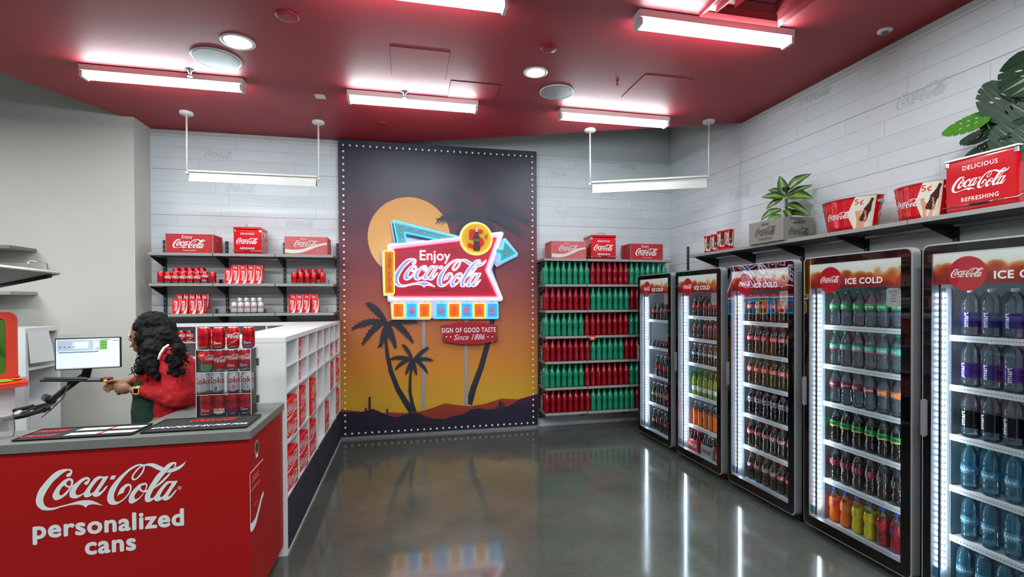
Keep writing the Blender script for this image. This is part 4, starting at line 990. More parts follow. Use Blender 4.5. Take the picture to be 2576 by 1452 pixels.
# ---------------------------------------------------------------- buckets, tumblers, bottle carrier over the coolers
def bucket(s, loc, rz, w, d, h):
    t = thing('oval_bucket', s, 'bucket', loc, rz, 'oval metal drink buckets')
    n = 120; b = MB(); prof = [(0.80 + .2 * i / 8, .985 * i / 8) for i in range(9)] + [(1.02, 1.0)]
    k0 = 0
    for r, z in prof:
        for i in range(n): a = 2 * PI * i / n; b.v.append((r * w / 2 * math.cos(a), r * d / 2 * math.sin(a), z * h))
    for j in range(9):
        for i in range(n):
            i2 = (i + 1) % n; a = (math.degrees(2 * PI * (i + .5) / n)) % 360
            zc = (prof[j][1] + prof[j + 1][1]) / 2
            cut = 286 + 22 * abs(zc - 0.4)
            mi = 0
            if j == 8: mi = 2
            b.f.append((j * n + i, j * n + i2, (j + 1) * n + i2, (j + 1) * n + i)); b.m.append(mi); b.sm.append(True)
    b.f.append(tuple(range(n))[::-1]); b.m.append(0); b.sm.append(False)
    def on(a, z, e=0.0015):
        f = 0.80 + 0.2 * z
        return Vector((math.cos(a) * (f * w / 2 + e), math.sin(a) * (f * d / 2 + e), z * h))
    k0 = len(b.v)
    for j in range(13):
        zz = .985 * j / 12; c0 = 283 + 30 * abs(zz - .45)
        for i in range(13):
            p = on(math.radians(c0 + (342 - c0) * i / 12), zz, .0010); b.v.append(tuple(p))
    for j in range(12):
        for i in range(12): q_ = k0 + j * 13 + i; b.f.append((q_, q_ + 1, q_ + 14, q_ + 13)); b.m.append(1); b.sm.append(True)
    def dec(shp, a0, zc, sc, mi, sx=1.0, e=.0022):
        avg = (w + d) / 4; b.add([on(a0 + p[0] * sc * sx / (avg * .95), zc + p[1] * sc / h, e + (p[2] if len(p) > 2 else 0)) for p in shp[0]], shp[1], mi)
    dec(LOGO_LO, math.radians(262), 0.47, 0.17, 3)
    dec(text('5¢'), math.radians(306), 0.80, 0.055, 0)
    q = math.radians(324); bh = h * 0.72
    ca, sa = math.cos(-.32), math.sin(-.32)
    bp_ = [(.0, .12), (.03, .14), (.18, .145), (.3, .12), (.42, .12), (.5, .15), (.66, .10), (.8, .06), (1.0, .055)]
    def hw(z): return next(a[1] + (b2_[1] - a[1]) * (z - a[0]) / (b2_[0] - a[0]) for a, b2_ in zip(bp_, bp_[1:]) if a[0] <= z <= b2_[0])
    gv, gf = [], []
    for k_ in range(25):
        z = k_ / 24
        for x in (-1, -.5, 0, .5, 1): xx = x * hw(z); gv.append((xx * bh * ca - (z - .5) * bh * sa, xx * bh * sa + (z - .5) * bh * ca))
    for k_ in range(24):
        for i_ in range(4): q_ = k_ * 5 + i_; gf.append((q_, q_ + 1, q_ + 6, q_ + 5))
    dec((gv, gf), q, 0.56, 1, 4)
    for i_ in range(4):
        dec(fill([[ccw([(-.05, -.006), (.012, -.01), (.016, .002), (.008, .010), (-.05, .012)])]]), q - 0.13 + .02 * i_, 0.50 - 0.085 * i_, 1, 5, e=.0034)
    dec(fill([[ccw([(-.03, -.05), (.02, -.05), (.026, .03), (-.02, .05)])]]), q - .22, 0.2, 1, 5, e=.003)
    dec(disc(0.038, 24), math.radians(372), 0.42, 1, 6); dec(fill([[ccw([(-.012, -.02), (.014, -.014), (.012, .022), (-.01, .016)])]]), math.radians(372), 0.42, 1, 0, e=.003)
    b.build('body', ['gloss_red', 'cream', 'silver', 'white_ink', 'bottle_brown', 'tan', 'cream'], t)
    for a in (0, 180):
        c = on(math.radians(a), 0.8, 0.001)
        b2 = MB(); b2.lathe([(0.001, -.002), (0.034, 0.0), (0.03, 0.004), (0.001, .005)], 18, sx=1, sy=.5)
        o2_ = b2.build('handle_cup', 'silver', t, loc=c); o2_.rotation_euler = (PI / 2, 0, PI / 2)
    return t
bucket('oval red and cream metal bucket beside the grey crate planter', (3.335, 3.07, 2.1665), -PI / 2 + 0.10, 0.45, 0.25, 0.235)
bucket('oval red and cream metal bucket beside the big picnic cooler', (3.325, 2.545, 2.1665), -PI / 2 - 0.06, 0.345, 0.21, 0.225)
tum = []
def tumbler():
    t = thing('tumbler', 'x', 'tumbler')
    b = MB(); b.lathe([(0.031, 0), (0.033, 0.003), (0.038, 0.165), (0.0385, 0.17)], 24, mis=[0, 0, 2])
    def wr(shp, a0, z, sc, mi, vert=False): b.wrap(shp, 0.0385, z, a0, sc, mi, vertical=vert)
    wr(fill([[[(-.02, -.07), (.02, -.07), (.02, .07), (-.02, .07)]]]), -PI / 2 + .55, 0.085, 1, 1)
    wr(LOGO_LO, -PI / 2 - .35, 0.085, 0.12, 1, True)
    sil = [(0, 1.0), (.055, 1.0), (.06, .8), (.10, .66), (.15, .5), (.12, .42), (.12, .3), (.145, .18), (.12, 0)]
    sil = ccw([(x * .1, (z - .5) * .1) for x, z in sil] + [(-x * .1, (z - .5) * .1) for x, z in sil[::-1]])
    b.wrap(fill([[sil]]), 0.0393, 0.09, -PI / 2 + .5, 1, 3)
    b.wrap(fill([[ccw([(-.02, -.012), (.008, -.01), (.01, .012), (-.015, .016)])]]), 0.0397, 0.075, -PI / 2 + .35, 1, 4)
    b.build('body', ['can_red', 'cream', 'silver', 'bottle_brown', 'tan'], t)
    t.scale = (1.22, 1.22, 1.12)
    return t
P = Proto(tumbler())
for i, (yy, xx) in enumerate(((4.80, 3.29), (4.67, 3.285), (4.56, 3.28), (4.44, 3.285))):
    P.put((xx, yy, 2.166 if i < 2 else 2.186), -PI / 2 + .35 + .12 * i, '%s red and cream tumbler from the room corner, left of the grey crate' % ORD[i], 'tumblers above the coolers')
tag(MB().box(-0.05, -0.1, 0, 0.05, 0.1, 0.018).build('display_stand', 'red', loc=(3.285, 4.48, 2.166), bevel=0.003), 'low red stand under the two tumblers nearest the grey crate', 'stand')
def carrier(s, loc, rz, kind, grp):
    t = thing('six_pack_carrier', s, 'bottle carrier', loc, rz, grp)
    w, d, h = 0.19, 0.125, 0.115; body = 'red' if kind == 'red' else 'can_silver'
    b = MB(); b.box(-w / 2, -d / 2, 0, w / 2, -d / 2 + .003, h).box(-w / 2, d / 2 - .003, 0, w / 2, d / 2, h).box(-w / 2, -d / 2, 0, -w / 2 + .003, d / 2, h * 1.1).box(w / 2 - .003, -d / 2, 0, w / 2, d / 2, h * 1.1).box(-w / 2, -d / 2, 0, w / 2, d / 2, .003)
    b.flat(LOGO_LO, (0, -d / 2 - 0.0012, h * .5), w * .82, mi=1); b.build('carton', [body, 'white_ink' if kind == 'red' else 'can_red_ink'], t)
    MB().prism([(-w / 2 + .003, h * .9), (w / 2 - .003, h * .9), (w * .3, 0.205), (-w * .3, 0.205)], .003, O=(0, 0, 0)).build('handle', body, t)
    for i in range(3):
        for sy in (-1, 1):
            bb = MB(); bb.lathe([(.024, 0), (.028, .01), (.0275, .05), (.024, .085), (.028, .11), (.02, .145), (.012, .17), (.0125, .19)], 12, c=(-w / 3.1 + i * w / 3.1, sy * .031, .004)); bb.build('bottle', 'cola', t)
            MB().lathe([(.0145, .188), (.014, .197), (.001, .199)], 12, c=(-w / 3.1 + i * w / 3.1, sy * .031, .004)).build('crown_cap', 'cap_red' if kind == 'red' else 'alu', t)
    return t
carrier('red cardboard six-pack carrier of bottles between the bucket and the big picnic cooler', (3.497, 2.445, 2.1665), -PI / 2, 'red', None)

# ---------------------------------------------------------------- cans and cartons on the left shelves
CANP = [(.023, 0.0), (.0262, .0), (.031, .008), (.033, .015), (.033, .106), (.0275, .1185), (.0272, .122), (.0255, .1225), (.0245, .119)]
def can(name, body, kind, n=24):
    t = thing(name, 'x', 'can')
    b = MB(); b.lathe(CANP, n, mis=[1, 1, 1, 0, 0, 1, 1, 1]); R = .0333
    if kind == 'logo': b.wrap(LOGO_LO, R, .068, -PI / 2, .115, 2)
    if kind == 'logoz': b.wrap(LOGO_LO, R, .068, -PI / 2, .115, 2)
    if kind == 'wave':
        b.wrap(LOGO_LO, R, .074, -PI / 2, .11, 2); b.wrap(([(p[0] * .08 - .04, p[1] * .045) for p in WAVE[0]], WAVE[1]), R, .035, -PI / 2, 1, 2)
    if kind == 'coke': b.wrap(text('Coke', .02, 2), R, .072, -PI / 2, .048, 2)
    if kind == 'cokeheart': b.wrap(text('Coke', .02, 2), R, .076, -PI / 2, .048, 2); b.wrap(disc(.013, 14), R, .036, -PI / 2 + .1, 1, 3)
    if kind == 'cokebars':
        b.wrap(text('Coke', .02, 2), R, .076, -PI / 2, .048, 2)
        for i in range(4): b.wrap(fill([[[(-.003, -.012), (.003, -.012), (.003, .012), (-.003, .012)]]]), R, .028, -PI / 2 - .3 + .2 * i, 1, 3 + (i % 3))
    if kind == 'cokedots':
        b.wrap(text('Coke', .02, 2), R, .076, -PI / 2, .048, 2)
        for i in range(6): b.wrap(disc(.0035, 8), R, .05 - .018 * (i % 3), -PI / 2 - .55 + .22 * i, 1, 3)
    if kind in ('patchwhite', 'patchpurple', 'patchgreen', 'patchblack'):
        b.wrap(LOGO_LO, R, .080, -PI / 2, .105, 2)
        yy = (0, .016, .031)
        for i in range(8):
            for j in (0, 1): b.wrap(fill([[[(-.005, 0), (.005, 0), (.005, .013), (-.005, .013)]]]), R, .014 + .012 * j + (0.004 * (i % 2) if j else 0), -PI / 2 - 1.2 + .3 * i, 1, 3)
        if kind != 'patchgreen': b.wrap(text('Zero', .02, 1, 1, .2), R, .034, -PI / 2, .020, 4)
    b.build('body', body, t)
    return t
RED = lambda *x: ['can_red', 'alu'] + list(x)
SIL = lambda *x: ['can_silver', 'alu'] + list(x)
def rowpos(us, Y): return [at(u, 700, Y=Y).x for u in us]
def z6(*xs): return [380 + x / 5.185 for x in xs]
def riser(x0, x1, y, z, s):
    b = MB(); b.box(x0, y - .05, .046, x1, y + .05, .049).box(x0, y - .05, 0, x0 + .003, y + .05, .046).box(x1 - .003, y - .05, 0, x1, y + .05, .046)
    return tag(b.build('display_riser', 'acrylic', loc=(0, 0, z)), s, 'display riser', 'clear risers behind the shelf drinks')
YF, YK = 5.792, 5.885
zr = zL[1] + 0.0008
P = Proto(can('soda_can', RED('white_ink'), 'logo'))
for i, x in enumerate(rowpos(z6(222, 320, 418, 512, 606), YF)): P.put((x, YF, zr), .25 * (i % 2), '%s from the grey wall in the front row of white-script cans, middle shelf' % (ORD[i] + ' can'), 'white-script cans on the middle shelf')
for i, x in enumerate(rowpos(z6(335, 427, 514, 602, 672), YK)): P.put((x, YK, zr + .05), .2, '%s from the grey wall in the raised rear row, middle shelf' % (ORD[i] + ' red can'), 'white-script cans on the middle shelf')
P = Proto(can('soda_can', RED('can_dark_ink'), 'logoz'))
for x, s in zip(rowpos(z6(130, 805), YF), ('plain dark red can at the grey wall end of the front row, middle shelf', 'plain dark red can at the mural end of the front can row, middle shelf')): P.put((x, YF, zr), 0, s, 'dark-script cans on the middle shelf')
for i, x in enumerate(rowpos(z6(1870, 1957, 2040, 2125, 2238), YF)): P.put((x, YF, zr), .1 * i, '%s dark-script red can in the front row nearest the mural, middle shelf' % ORD[i], 'dark-script cans beside the mural')
for i, x in enumerate(rowpos(z6(1945, 2030, 2118, 2205), YK)): P.put((x, YK, zr + .05), .1 * i, '%s dark-script red can in the raised rear row nearest the mural' % ORD[i], 'dark-script cans beside the mural')
P = Proto(can('soda_can', RED('white_ink', 'purple', 'white_ink'), 'patchpurple'))
P.put((rowpos(z6(705), YF)[0], YF, zr), 0, 'red can with a dark purple base, second from the mural end of the front row', 'purple-based cans')
riser(-2.46, -1.98 + .0, YK, zr - .0004, 'clear riser under the rear row of white-script cans, middle shelf')
riser(-1.10, -0.86, YK, zr - .0004, 'clear riser under the rear dark-script cans nearest the mural')
def carton():
    t = thing('drink_carton', 'x', 'carton'); w = .075; h = .158
    b = MB(); b.box(-w / 2, -w / 2, 0, w / 2, w / 2, h, 0)
    b.flat(([(-p[1], p[0], p[2]) for p in LOGO_LO[0]], LOGO_LO[1]), (-.002, -w / 2 - .001, h * .55), .118, mi=1)
    sw = fill([[[(-.037, .0), (-.01, .0), (.018, .04), (.030, .09), (.034, .158), (.037, .158), (.037, .09), (.03, .03), (.018, 0), (-.005, -.0)]]])
    b.flat(sw, (0, -w / 2 - .0008, 0.0), 1, mi=1)
    b.flat(([(-p[1], p[0], p[2]) for p in LOGO_LO[0]], LOGO_LO[1]), (w / 2 + .001, 0, h * .55), .118, ux=(0, 1, 0), mi=1)
    b.build('box', ['carton_red', 'white_ink'], t)
    return t
mat('carton_red', (226, 16, 28), 0.4, noise=0.04)
P = Proto(carton())
def cartons(us, Y, z, s, grp):
    for i, x in enumerate(rowpos(us, Y)): P.put((x, Y, z), 0, s % ORD[i], grp)
cartons(z6(1025, 1120, 1218, 1313, 1410), YF, zr, '%s tall red carton of the front row on the middle shelf', 'red cartons on the middle shelf')
cartons(z6(1115, 1212, 1322, 1420), YK, zr + .05, '%s tall red carton of the raised rear row, middle shelf', 'red cartons on the middle shelf')
riser(-1.97, -1.55, YK, zr - .0004, 'clear riser under the rear red cartons, middle shelf')
zr = zL[2] + 0.0008
cartons(z6(345, 440, 560, 655), YF, zr, '%s tall red carton of the front row, bottom shelf near the grey wall', 'red cartons on the bottom shelf near the grey wall')
cartons(z6(400, 478, 560, 640, 715), YK, zr + .05, '%s tall red carton of the raised rear row, bottom shelf near the grey wall', 'red cartons on the bottom shelf near the grey wall')
riser(-2.42, -2.02, YK, zr - .0004, 'clear riser under the rear red cartons near the grey wall')
cartons(z6(1850, 1940, 2030, 2145), YF, zr, '%s tall red carton of the front row, bottom shelf near the mural', 'red cartons on the bottom shelf near the mural')
cartons(z6(1865, 1945, 2040, 2130), YK, zr + .05, '%s tall red carton of the raised rear row, bottom shelf near the mural', 'red cartons on the bottom shelf near the mural')
riser(-1.14, -0.88, YK, zr - .0004, 'clear riser under the rear red cartons near the mural')
P2 = Proto(can('diet_can', SIL('can_red_ink'), 'coke'))
for i, x in enumerate(rowpos(z6(1082, 1168, 1255, 1342, 1430), YF)): P2.put((x, YF, zr), 0, '%s silver can of the front row on the bottom wall shelf' % ORD[i], 'silver cans on the bottom wall shelf')
for i, x in enumerate(rowpos(z6(1160, 1247, 1335, 1422), YK)): P2.put((x, YK, zr + .05), 0, '%s silver can of the raised rear row on the bottom wall shelf' % ORD[i], 'silver cans on the bottom wall shelf')
riser(-1.90, -1.53, YK, zr - .0004, 'clear riser under the rear silver cans')

# ---------------------------------------------------------------- coloured display bottles right of the mural
DB = [(.031, 0), (.0345, .006), (.0352, .03), (.0330, .06), (.0300, .095), (.0298, .11), (.0335, .135), (.0360, .155), (.0350, .175), (.0280, .20), (.0195, .222), (.0145, .243), (.0138, .262), (.0158, .266), (.0158, .272), (.0135, .275)]
def decor(m_):
    t = thing('display_bottle', 'x', 'bottle')
    b = MB(); n = 20
    b.lathe(DB, n, cap=True)
    for i, v in enumerate(b.v):            # fluted waist
        z = v[2]
        if .02 < z < .115 or .15 < z < .2:
            a = math.atan2(v[1], v[0]); f = 1 + 0.035 * math.cos(a * 10); b.v[i] = (v[0] * f, v[1] * f, z)
    b.build('body', m_, t)
    MB().lathe([(.0165, .268), (.0165, .281), (.0150, .283)], 12).build('cap', m_, t)
    return t
PG, PR_ = Proto(decor('decor_green')), Proto(decor('decor_red'))
pat = (('G', 8), ('R', 7), ('G', 9)), (('R', 8), ('G', 7), ('R', 4)), (('G', 7), ('R', 8), ('G', 4)), (('R', 8), ('G', 6), ('R', 5)), (('G', 7), ('R', 8), ('G', 4)), (('R', 8), ('G', 8), ('R', 3))
stuffG, stuffR = MB(), MB()
for r, blocks in enumerate(pat):
    z = zR[r + 1] + 0.0008; x = 1.70 + 0.006 * (r % 2); nall = sum(n for _, n in blocks)
    cnt = 0
    for bi, (c_, n) in enumerate(blocks):
        col = 'green' if c_ == 'G' else 'red'
        for i in range(n):
            if x > (3.36 if r == 0 else 3.06): break
            P = PG if c_ == 'G' else PR_
            P.put((x + R_.uniform(-.0006, .0006), 5.787 + R_.uniform(-.003, .003), z), R_.uniform(0, 6), '%s %s bottle from the mural in the front row of the %s bottle shelf' % (ORD[cnt] if cnt < 23 else 'last', col, ordr[r]),
                  '%s display bottles' % col)
            sb = stuffG if c_ == 'G' else stuffR
            for dy in (0.083, 0.166): sb.lathe(DB, 10, c=(x + .02, 5.787 + dy, z))
            x += 0.0765; cnt += 1
tag(stuffG.build('rear_green_bottles', 'decor_green'), 'green display bottles standing in the rear rows of the bottle shelves', 'bottle', kind='stuff')
tag(stuffR.build('rear_red_bottles', 'decor_red'), 'red display bottles standing in the rear rows of the bottle shelves', 'bottle', kind='stuff')
b = MB(); b.box(-.038, -.003, -.03, .038, 0, .03, 0); b.box(-.034, -.004, .006, .034, -.003, .010, 1); b.box(-.02, -.004, -.006, .018, -.003, .001, 1); b.box(-.012, -.004, -.014, .01, -.003, -.009, 1)
tag(b.build('shelf_tag', ['rubber_red', 'white_ink'], loc=(2.29, 5.738, 1.172)), 'small red tag hanging on the fourth bottle shelf', 'tag')

# ================================================================ CUBE SHELVING
XC = -0.76
yd = [3.376, 3.745, 4.115, 4.50, 4.87, 5.235, 5.61, 5.985]
def cube_unit(s, loc, rz, ys, depth, rows, halves, short=(), name='cube_shelf_unit'):
    """open fronts along local +x ... front plane at local y = 0, unit extends to +y; dividers at local x = ys"""
    t = thing(name, s, 'shelf unit', loc, rz)
    x0, x1 = ys[0], ys[-1]; H = 1.42
    MB().box(x0 - .012, 0, H - .035, x1 + .012, depth, H).build('top_board', 'cabinet_white', t, bevel=0.002, seg=1)
    b = MB(); b.box(x0 - .012, depth - .008, 0.0, x1 + .012, depth, H - .035); b.build('back_panel', 'cabinet_white', t)
    for i, q in enumerate(ys):
        w = .018 if i in (0, len(ys) - 1) else .011
        MB().box(q - w * .6, 0, .378 if i in short else 0, q + w * .6, depth - .008, H - .035).build('side_panel' if i in (0, len(ys) - 1) else 'divider', 'cabinet_white', t)
    for z in rows:
        MB().box(x0, 0.0015, z - .014, x1, depth - .008, z).build('shelf_board', 'cabinet_white', t)
    for i, z in halves:
        MB().box(ys[i] + .006, 0.004, z - .006, ys[i + 1] - .006, depth - .008, z).build('half_shelf', 'cabinet_white', t)
    MB().box(x0, 0.0015, 0, x1, depth - .008, .03).build('plinth', 'cabinet_white', t)
    return t
rowsz = (1.060, 0.728, 0.378)
# faces +X (towards the aisle): local x -> room +Y, local y (depth) -> room -X
cu = cube_unit('long white cube shelving unit with red cartons, its end against the counter', (XC, 0, 0), PI / 2, yd, 0.372, rowsz, [(i, 1.222) for i in range(7)], (1, 2, 4))
c2u = cube_unit('low white cube shelving unit along the back wall under the can shelves', (0, 5.70, 0), 0, [-2.50, -2.16, -1.82, -1.48, -1.15], 0.372, rowsz, [(i, 1.222) for i in range(4)])
# fabric bins
for a, c, s in ((yd[0] + .015, yd[3] - .012, 'wide dark navy fabric bin in the bottom row nearest the counter'), (yd[3] + .012, yd[5] - .012, 'dark navy fabric bin in the bottom row at the middle of the cube unit'),
                (yd[5] + .012, yd[6] - .01, 'narrow dark navy fabric bin in the bottom row, second from the mural'), (yd[6] + .012, yd[7] - .014, 'narrow dark navy fabric bin in the bottom row beside the mural')):
    t = thing('fabric_bin', s, 'storage bin', (XC, (a + c) / 2, 0.031), PI / 2, 'navy fabric bins')
    w = (c - a) / 2; MB().box(-w, -0.004, 0, w, 0.012, 0.325).build('front_panel', 'navy_fabric', t, bevel=0.004)
    b = MB(); b.box(-w, .012, 0, w, .016, .30).box(-w, .3, 0, w, .305, .32); b.build('rear_panel', 'navy_fabric', t)
    MB().box(-.03, -.007, .26, .03, -.004, .285).build('pull_tab', 'black', t)
def soda_pack(w, h, d):
    t = thing('soda_carton', 'x', 'carton'); b = MB()
    b.box(-w / 2, 0, 0, w / 2, d, h, 0)
    b.flat(LOGO_LO, (0, -.0012, h * .52), w * .9, mi=1); b.flat(LOGO_LO, (-w / 2 - .0012, d / 2, h * .52), d * .8, ux=(0, -1, 0), mi=1)
    b.flat(([(p[0] * w - w / 2, p[1] * h * .35) for p in WAVE[0]], WAVE[1]), (0, -.0008, h * .12), 1, mi=1)
    b.build('box', ['carton_red', 'carton_ink'], t, bevel=0.003, seg=1); return t
mat('carton_ink', (236, 214, 214), 0.5)
Pa = Proto(soda_pack(.285, .132, .19)); Pb = Proto(soda_pack(.13, .150, .16)); Pc = Proto(soda_pack(.24, .118, .2))
coln = ('column nearest the counter', 'second column from the counter', 'third column from the counter', 'middle column', 'third column from the mural', 'second column from the mural', 'column beside the mural')
def put_pack(P, col, z, off, inset, s, stack=1, rz=0):
    yc = (yd[col] + yd[col + 1]) / 2 + off * .8
    for k_ in range(stack):
        hh = {Pa: .1335, Pb: .151, Pc: .119}[P]
        P.put((XC - inset, yc, z + .0008 + k_ * hh), PI / 2 + rz, s + (', ' + coln[col]) + ((', lower' if k_ == 0 else ', upper') + ' of two' if stack > 1 else ''), 'red soda cartons in the cube unit')
for c_ in (0, 1, 2, 5, 6): put_pack(Pa, c_, .728, -.015, .004 if c_ != 2 else -.004, 'red soda carton in the second row', 2, R_.uniform(-.06, .06))
put_pack(Pa, 3, .728, 0, .14, 'red soda carton set back in the second row', 2)
for c_ in (0, 1, 2, 4, 6): put_pack(Pa, c_, .378, -.015, .004, 'red soda carton in the third row', 2, R_.uniform(-.05, .05))
put_pack(Pa, 3, .378, 0, .14, 'red soda carton set back in the third row', 2)
put_pack(Pb, 1, 1.222, -.08, .02, 'small red carton in the upper half cell'); put_pack(Pb, 2, 1.222, -.10, .03, 'small red carton in the upper half cell')
put_pack(Pb, 3, 1.222, -.11, .02, 'small red carton in the upper half cell'); put_pack(Pb, 4, 1.222, -.07, .02, 'small red carton in the upper half cell')
put_pack(Pb, 6, 1.222, -.09, .02, 'small red carton in the upper half cell')
put_pack(Pb, 1, 1.060, -.11, .02, 'small red carton in the lower half cell'); put_pack(Pb, 3, 1.060, -.09, .02, 'small red carton in the lower half cell')
put_pack(Pb, 2, 1.060, -.14, .05, 'small red carton in the lower half cell'); put_pack(Pb, 4, 1.060, -.12, .03, 'small red carton in the lower half cell'); put_pack(Pc, 5, 1.060, .0, .02, 'red soda carton in the lower half cell'); put_pack(Pc, 6, 1.060, .0, .02, 'red soda carton in the lower half cell')
Pq = Proto(can('soda_can', RED('white_ink'), 'wave'))
for i, x in enumerate((-2.32, -2.245, -2.105, -2.03)):
    Pq.put((x, 5.76, 1.2232), .2 * i, '%s red can from the left in the low back unit behind the person' % ORD[i], 'cans in the low back unit')

# ================================================================ THE COUNTER
mat('counter_ink', (214, 220, 222), 0.5)
ct = thing('sales_counter', 'red L-shaped sales counter with grey top and white script reading personalized cans', 'counter', (0, 0, 0))
YC, XS = 2.67, -0.78
b = MB(); poly = [(-4.6, YC - .012), (XS + .012, YC - .012), (XS + .012, 3.352), (-1.33, 3.352), (-1.365, 2.935), (-4.6, 2.935)]
b.prism(poly, .045, O=(0, 0, 1.0), ux=(1, 0, 0), uz=(0, 1, 0)); b.build('worktop', 'counter_top', ct, bevel=0.002, seg=1)
b = MB(); poly = [(-4.6, YC), (XS, YC), (XS, 3.35), (-1.325, 3.35), (-1.36, 2.925), (-4.6, 2.925)]
b.prism(poly, .875, O=(0, 0, .9545), ux=(1, 0, 0), uz=(0, 1, 0)); b.build('front', 'counter_red', ct)
b = MB(); poly = [(-4.6, YC + .06), (XS - .06, YC + .06), (XS - .06, 3.34), (-1.3, 3.34), (-1.34, 2.90), (-4.6, 2.90)]
b.prism(poly, .079, O=(0, 0, .079), ux=(1, 0, 0), uz=(0, 1, 0)); b.build('toe_kick', 'dark_steel', ct)
b = MB(); lc = (-1.687 - 1.063) / 2
b.flat(LOGO, (-1.375, YC - .0012, .676 + .15 * .624), .624)
ring = [[(.021 * math.cos(a), .021 * math.sin(a)) for a in [2 * PI * i / 20 for i in range(20)]], [(.017 * math.cos(a), .017 * math.sin(a)) for a in [2 * PI * i / 20 for i in range(20)]][::-1]]
q = fill([[[(p[0] * .42, p[1] * .42) for p in r] for r in ring]]); b.flat(q, (-1.093, YC - .0012, .735), 1); b.flat(text('R', .01), (-1.093, YC - .0012, .735), .011)
T = text('personalized', .035, 4, 1.08); wT = T[2]
sc_ = .620 / wT; b.flat(T, (-1.388, YC - .0012, .578), sc_ * 1.0)
T2 = text('cans', .035, 4, 1.08); b.flat(T2, (-1.388, YC - .0012, .480), sc_)
b.build('lettering', 'counter_ink', ct)

# stickers on the end face
t = thing('round_sticker', 'small round dark badge sticker high on the end of the red counter', 'sticker', (XS, 2.80, .872), PI / 2)
b = MB(); b.prism([(.035 * math.cos(a), .042 * math.sin(a)) for a in [2 * PI * i / 24 for i in range(24)]], .001, O=(0, -.001, 0), mi=0)
b.flat(fill([[[(-.02, -.05), (.02, -.05), (.02, -.03), (-.02, -.03)]]]), (0, -.0015, 0), 1, mi=1); b.flat(disc(.026, 20), (0, -.0016, 0.003), 1, mi=2)
b.build('badge', ['silver', 'cream', 'badge_dark'], t)
t = thing('info_placard', 'tall red placard with small print and white wave on the end of the counter', 'sign', (XS + .0006, 2.79, .635), PI / 2)
b = MB(); b.box(-.118, -.002, -.145, .118, 0, .145, 0); b.box(-.118, -.003, -.145, -.114, -.002, .145, 1); b.box(-.118, -.003, .141, .118, -.002, .145, 1)
for z_, w_, h_ in ((.105, .055, .006), (.092, .04, .006), (.085, .06, .004), (.052, .085, .003), (.044, .085, .003), (-.046, .03, .003)): b.box(-.02 - w_, -.0027, z_, -.02 + w_, -.002, z_ + h_, 2)
vs, fs = WAVE; b.add([(-.114 + p[0] * .232, -.0028, -.112 + p[1] * .16) for p in vs], fs, 1)
b.build('board', ['counter_red', 'white_ink', 'faded_red'], t)
# bar mats
def barmat(s, x0, x1, y0, y1):
    t = thing('bar_mat', s, 'bar mat', ((x0 + x1) / 2, (y0 + y1) / 2, 1.0005), 0, 'black rubber bar mats')
    w, d = (x1 - x0) / 2, (y1 - y0) / 2
    b = MB(); b.box(-w, -d, 0, w, d, .006)
    for i in range(2):
        s0 = -1 if i else 1
        b.box(-w, s0 * d - .004, .006, w, s0 * d + .004, .010) if True else None
        b.box(s0 * w - .004, -d, .006, s0 * w + .004, d, .010)
    b.build('mat_body', 'black_rubber', t, bevel=0.002, seg=1); return t, w, d
U, V_ = (1, 0, 0), (0, 1, 0)
t, w, d = barmat('black rubber bar mat with red script and white block phrase beside the can display', -1.283, -0.806, 2.715, 2.985)
MB().flat(LOGO_LO, (.03, .062, .0085), .24, ux=U, uz=V_).build('red_script', 'rubber_red', t)
T = text('CAN POP IT IN POP FOR', .045, 2, 1.0, .3); MB().flat(T, (0, -.062, .0085), .44 / T[2], ux=U, uz=V_).build('white_lettering', 'white_ink', t)
t, w, d = barmat('black bar mat with two lines of red and white lettering, farther from the can display', -1.80, -1.312, 2.70, 2.905)
b = MB(); b2 = MB(); b3 = MB()
for zz in (.045, -.045):
    b.flat(LOGO_LO, (-.165, zz, .0085), .15, ux=U, uz=V_)
    for x_ in (.01, .165): b2.add([(x_ - .07, zz - .022, .0085), (x_ + .065, zz - .022, .0085), (x_ + .075, zz + .022, .0085), (x_ - .06, zz + .022, .0085)], [(0, 1, 2, 3)])
    b.add([(.082, zz - .022, .0087), (.098, zz - .022, .0087), (.106, zz + .022, .0087), (.09, zz + .022, .0087)], [(0, 1, 2, 3)])
b.build('red_lettering', 'rubber_red', t); b2.build('white_panel', 'white_ink', t)
# drinking glass at the left edge
t = thing('water_glass', 'clear drinking glass on the counter at the left edge', 'glass', at(8, 1105, Z=1.001) + Vector((-0.01, 0.03, 0)))
t.location.z = 1.0008
MB().lathe([(.024, 0), (.030, .010), (.033, .04), (.029, .09), (.028, .11)], 24, cap=False).build('vessel', 'tumbler_glass', t)

# acrylic display with cans
ax0, ax1, ay0, ay1, az0, az1 = -1.148, -0.865, 3.015, 3.165, 1.0008, 1.378
t = thing('can_display_case', 'clear acrylic three-shelf case full of cans on the counter', 'display case', ((ax0 + ax1) / 2, ay0, az0))
W_, D_, H_ = (ax1 - ax0) / 2, ay1 - ay0, az1 - az0
for nm, q in (('front_pane', (-W_, 0, 0, W_, .003, H_)), ('back_pane', (-W_, D_ - .003, 0, W_, D_, H_)), ('side_pane', (-W_, .003, 0, -W_ + .003, D_ - .003, H_)), ('side_pane', (W_ - .003, .003, 0, W_, D_ - .003, H_)),
              ('top_pane', (-W_, 0, H_, W_, D_, H_ + .004)), ('shelf', (-W_ + .003, .004, .1255, W_ - .003, D_ - .004, .1285)), ('shelf', (-W_ + .003, .004, .2505, W_ - .003, D_ - .004, .2535)), ('bottom', (-W_, 0, 0, W_, D_, .003))):
    MB().box(*q).build(nm, 'acrylic', t)
b = MB()
for x_ in (-W_, W_ - .0025):
    b.box(x_, -.001, 0, x_ + .0025, 0.0, H_)
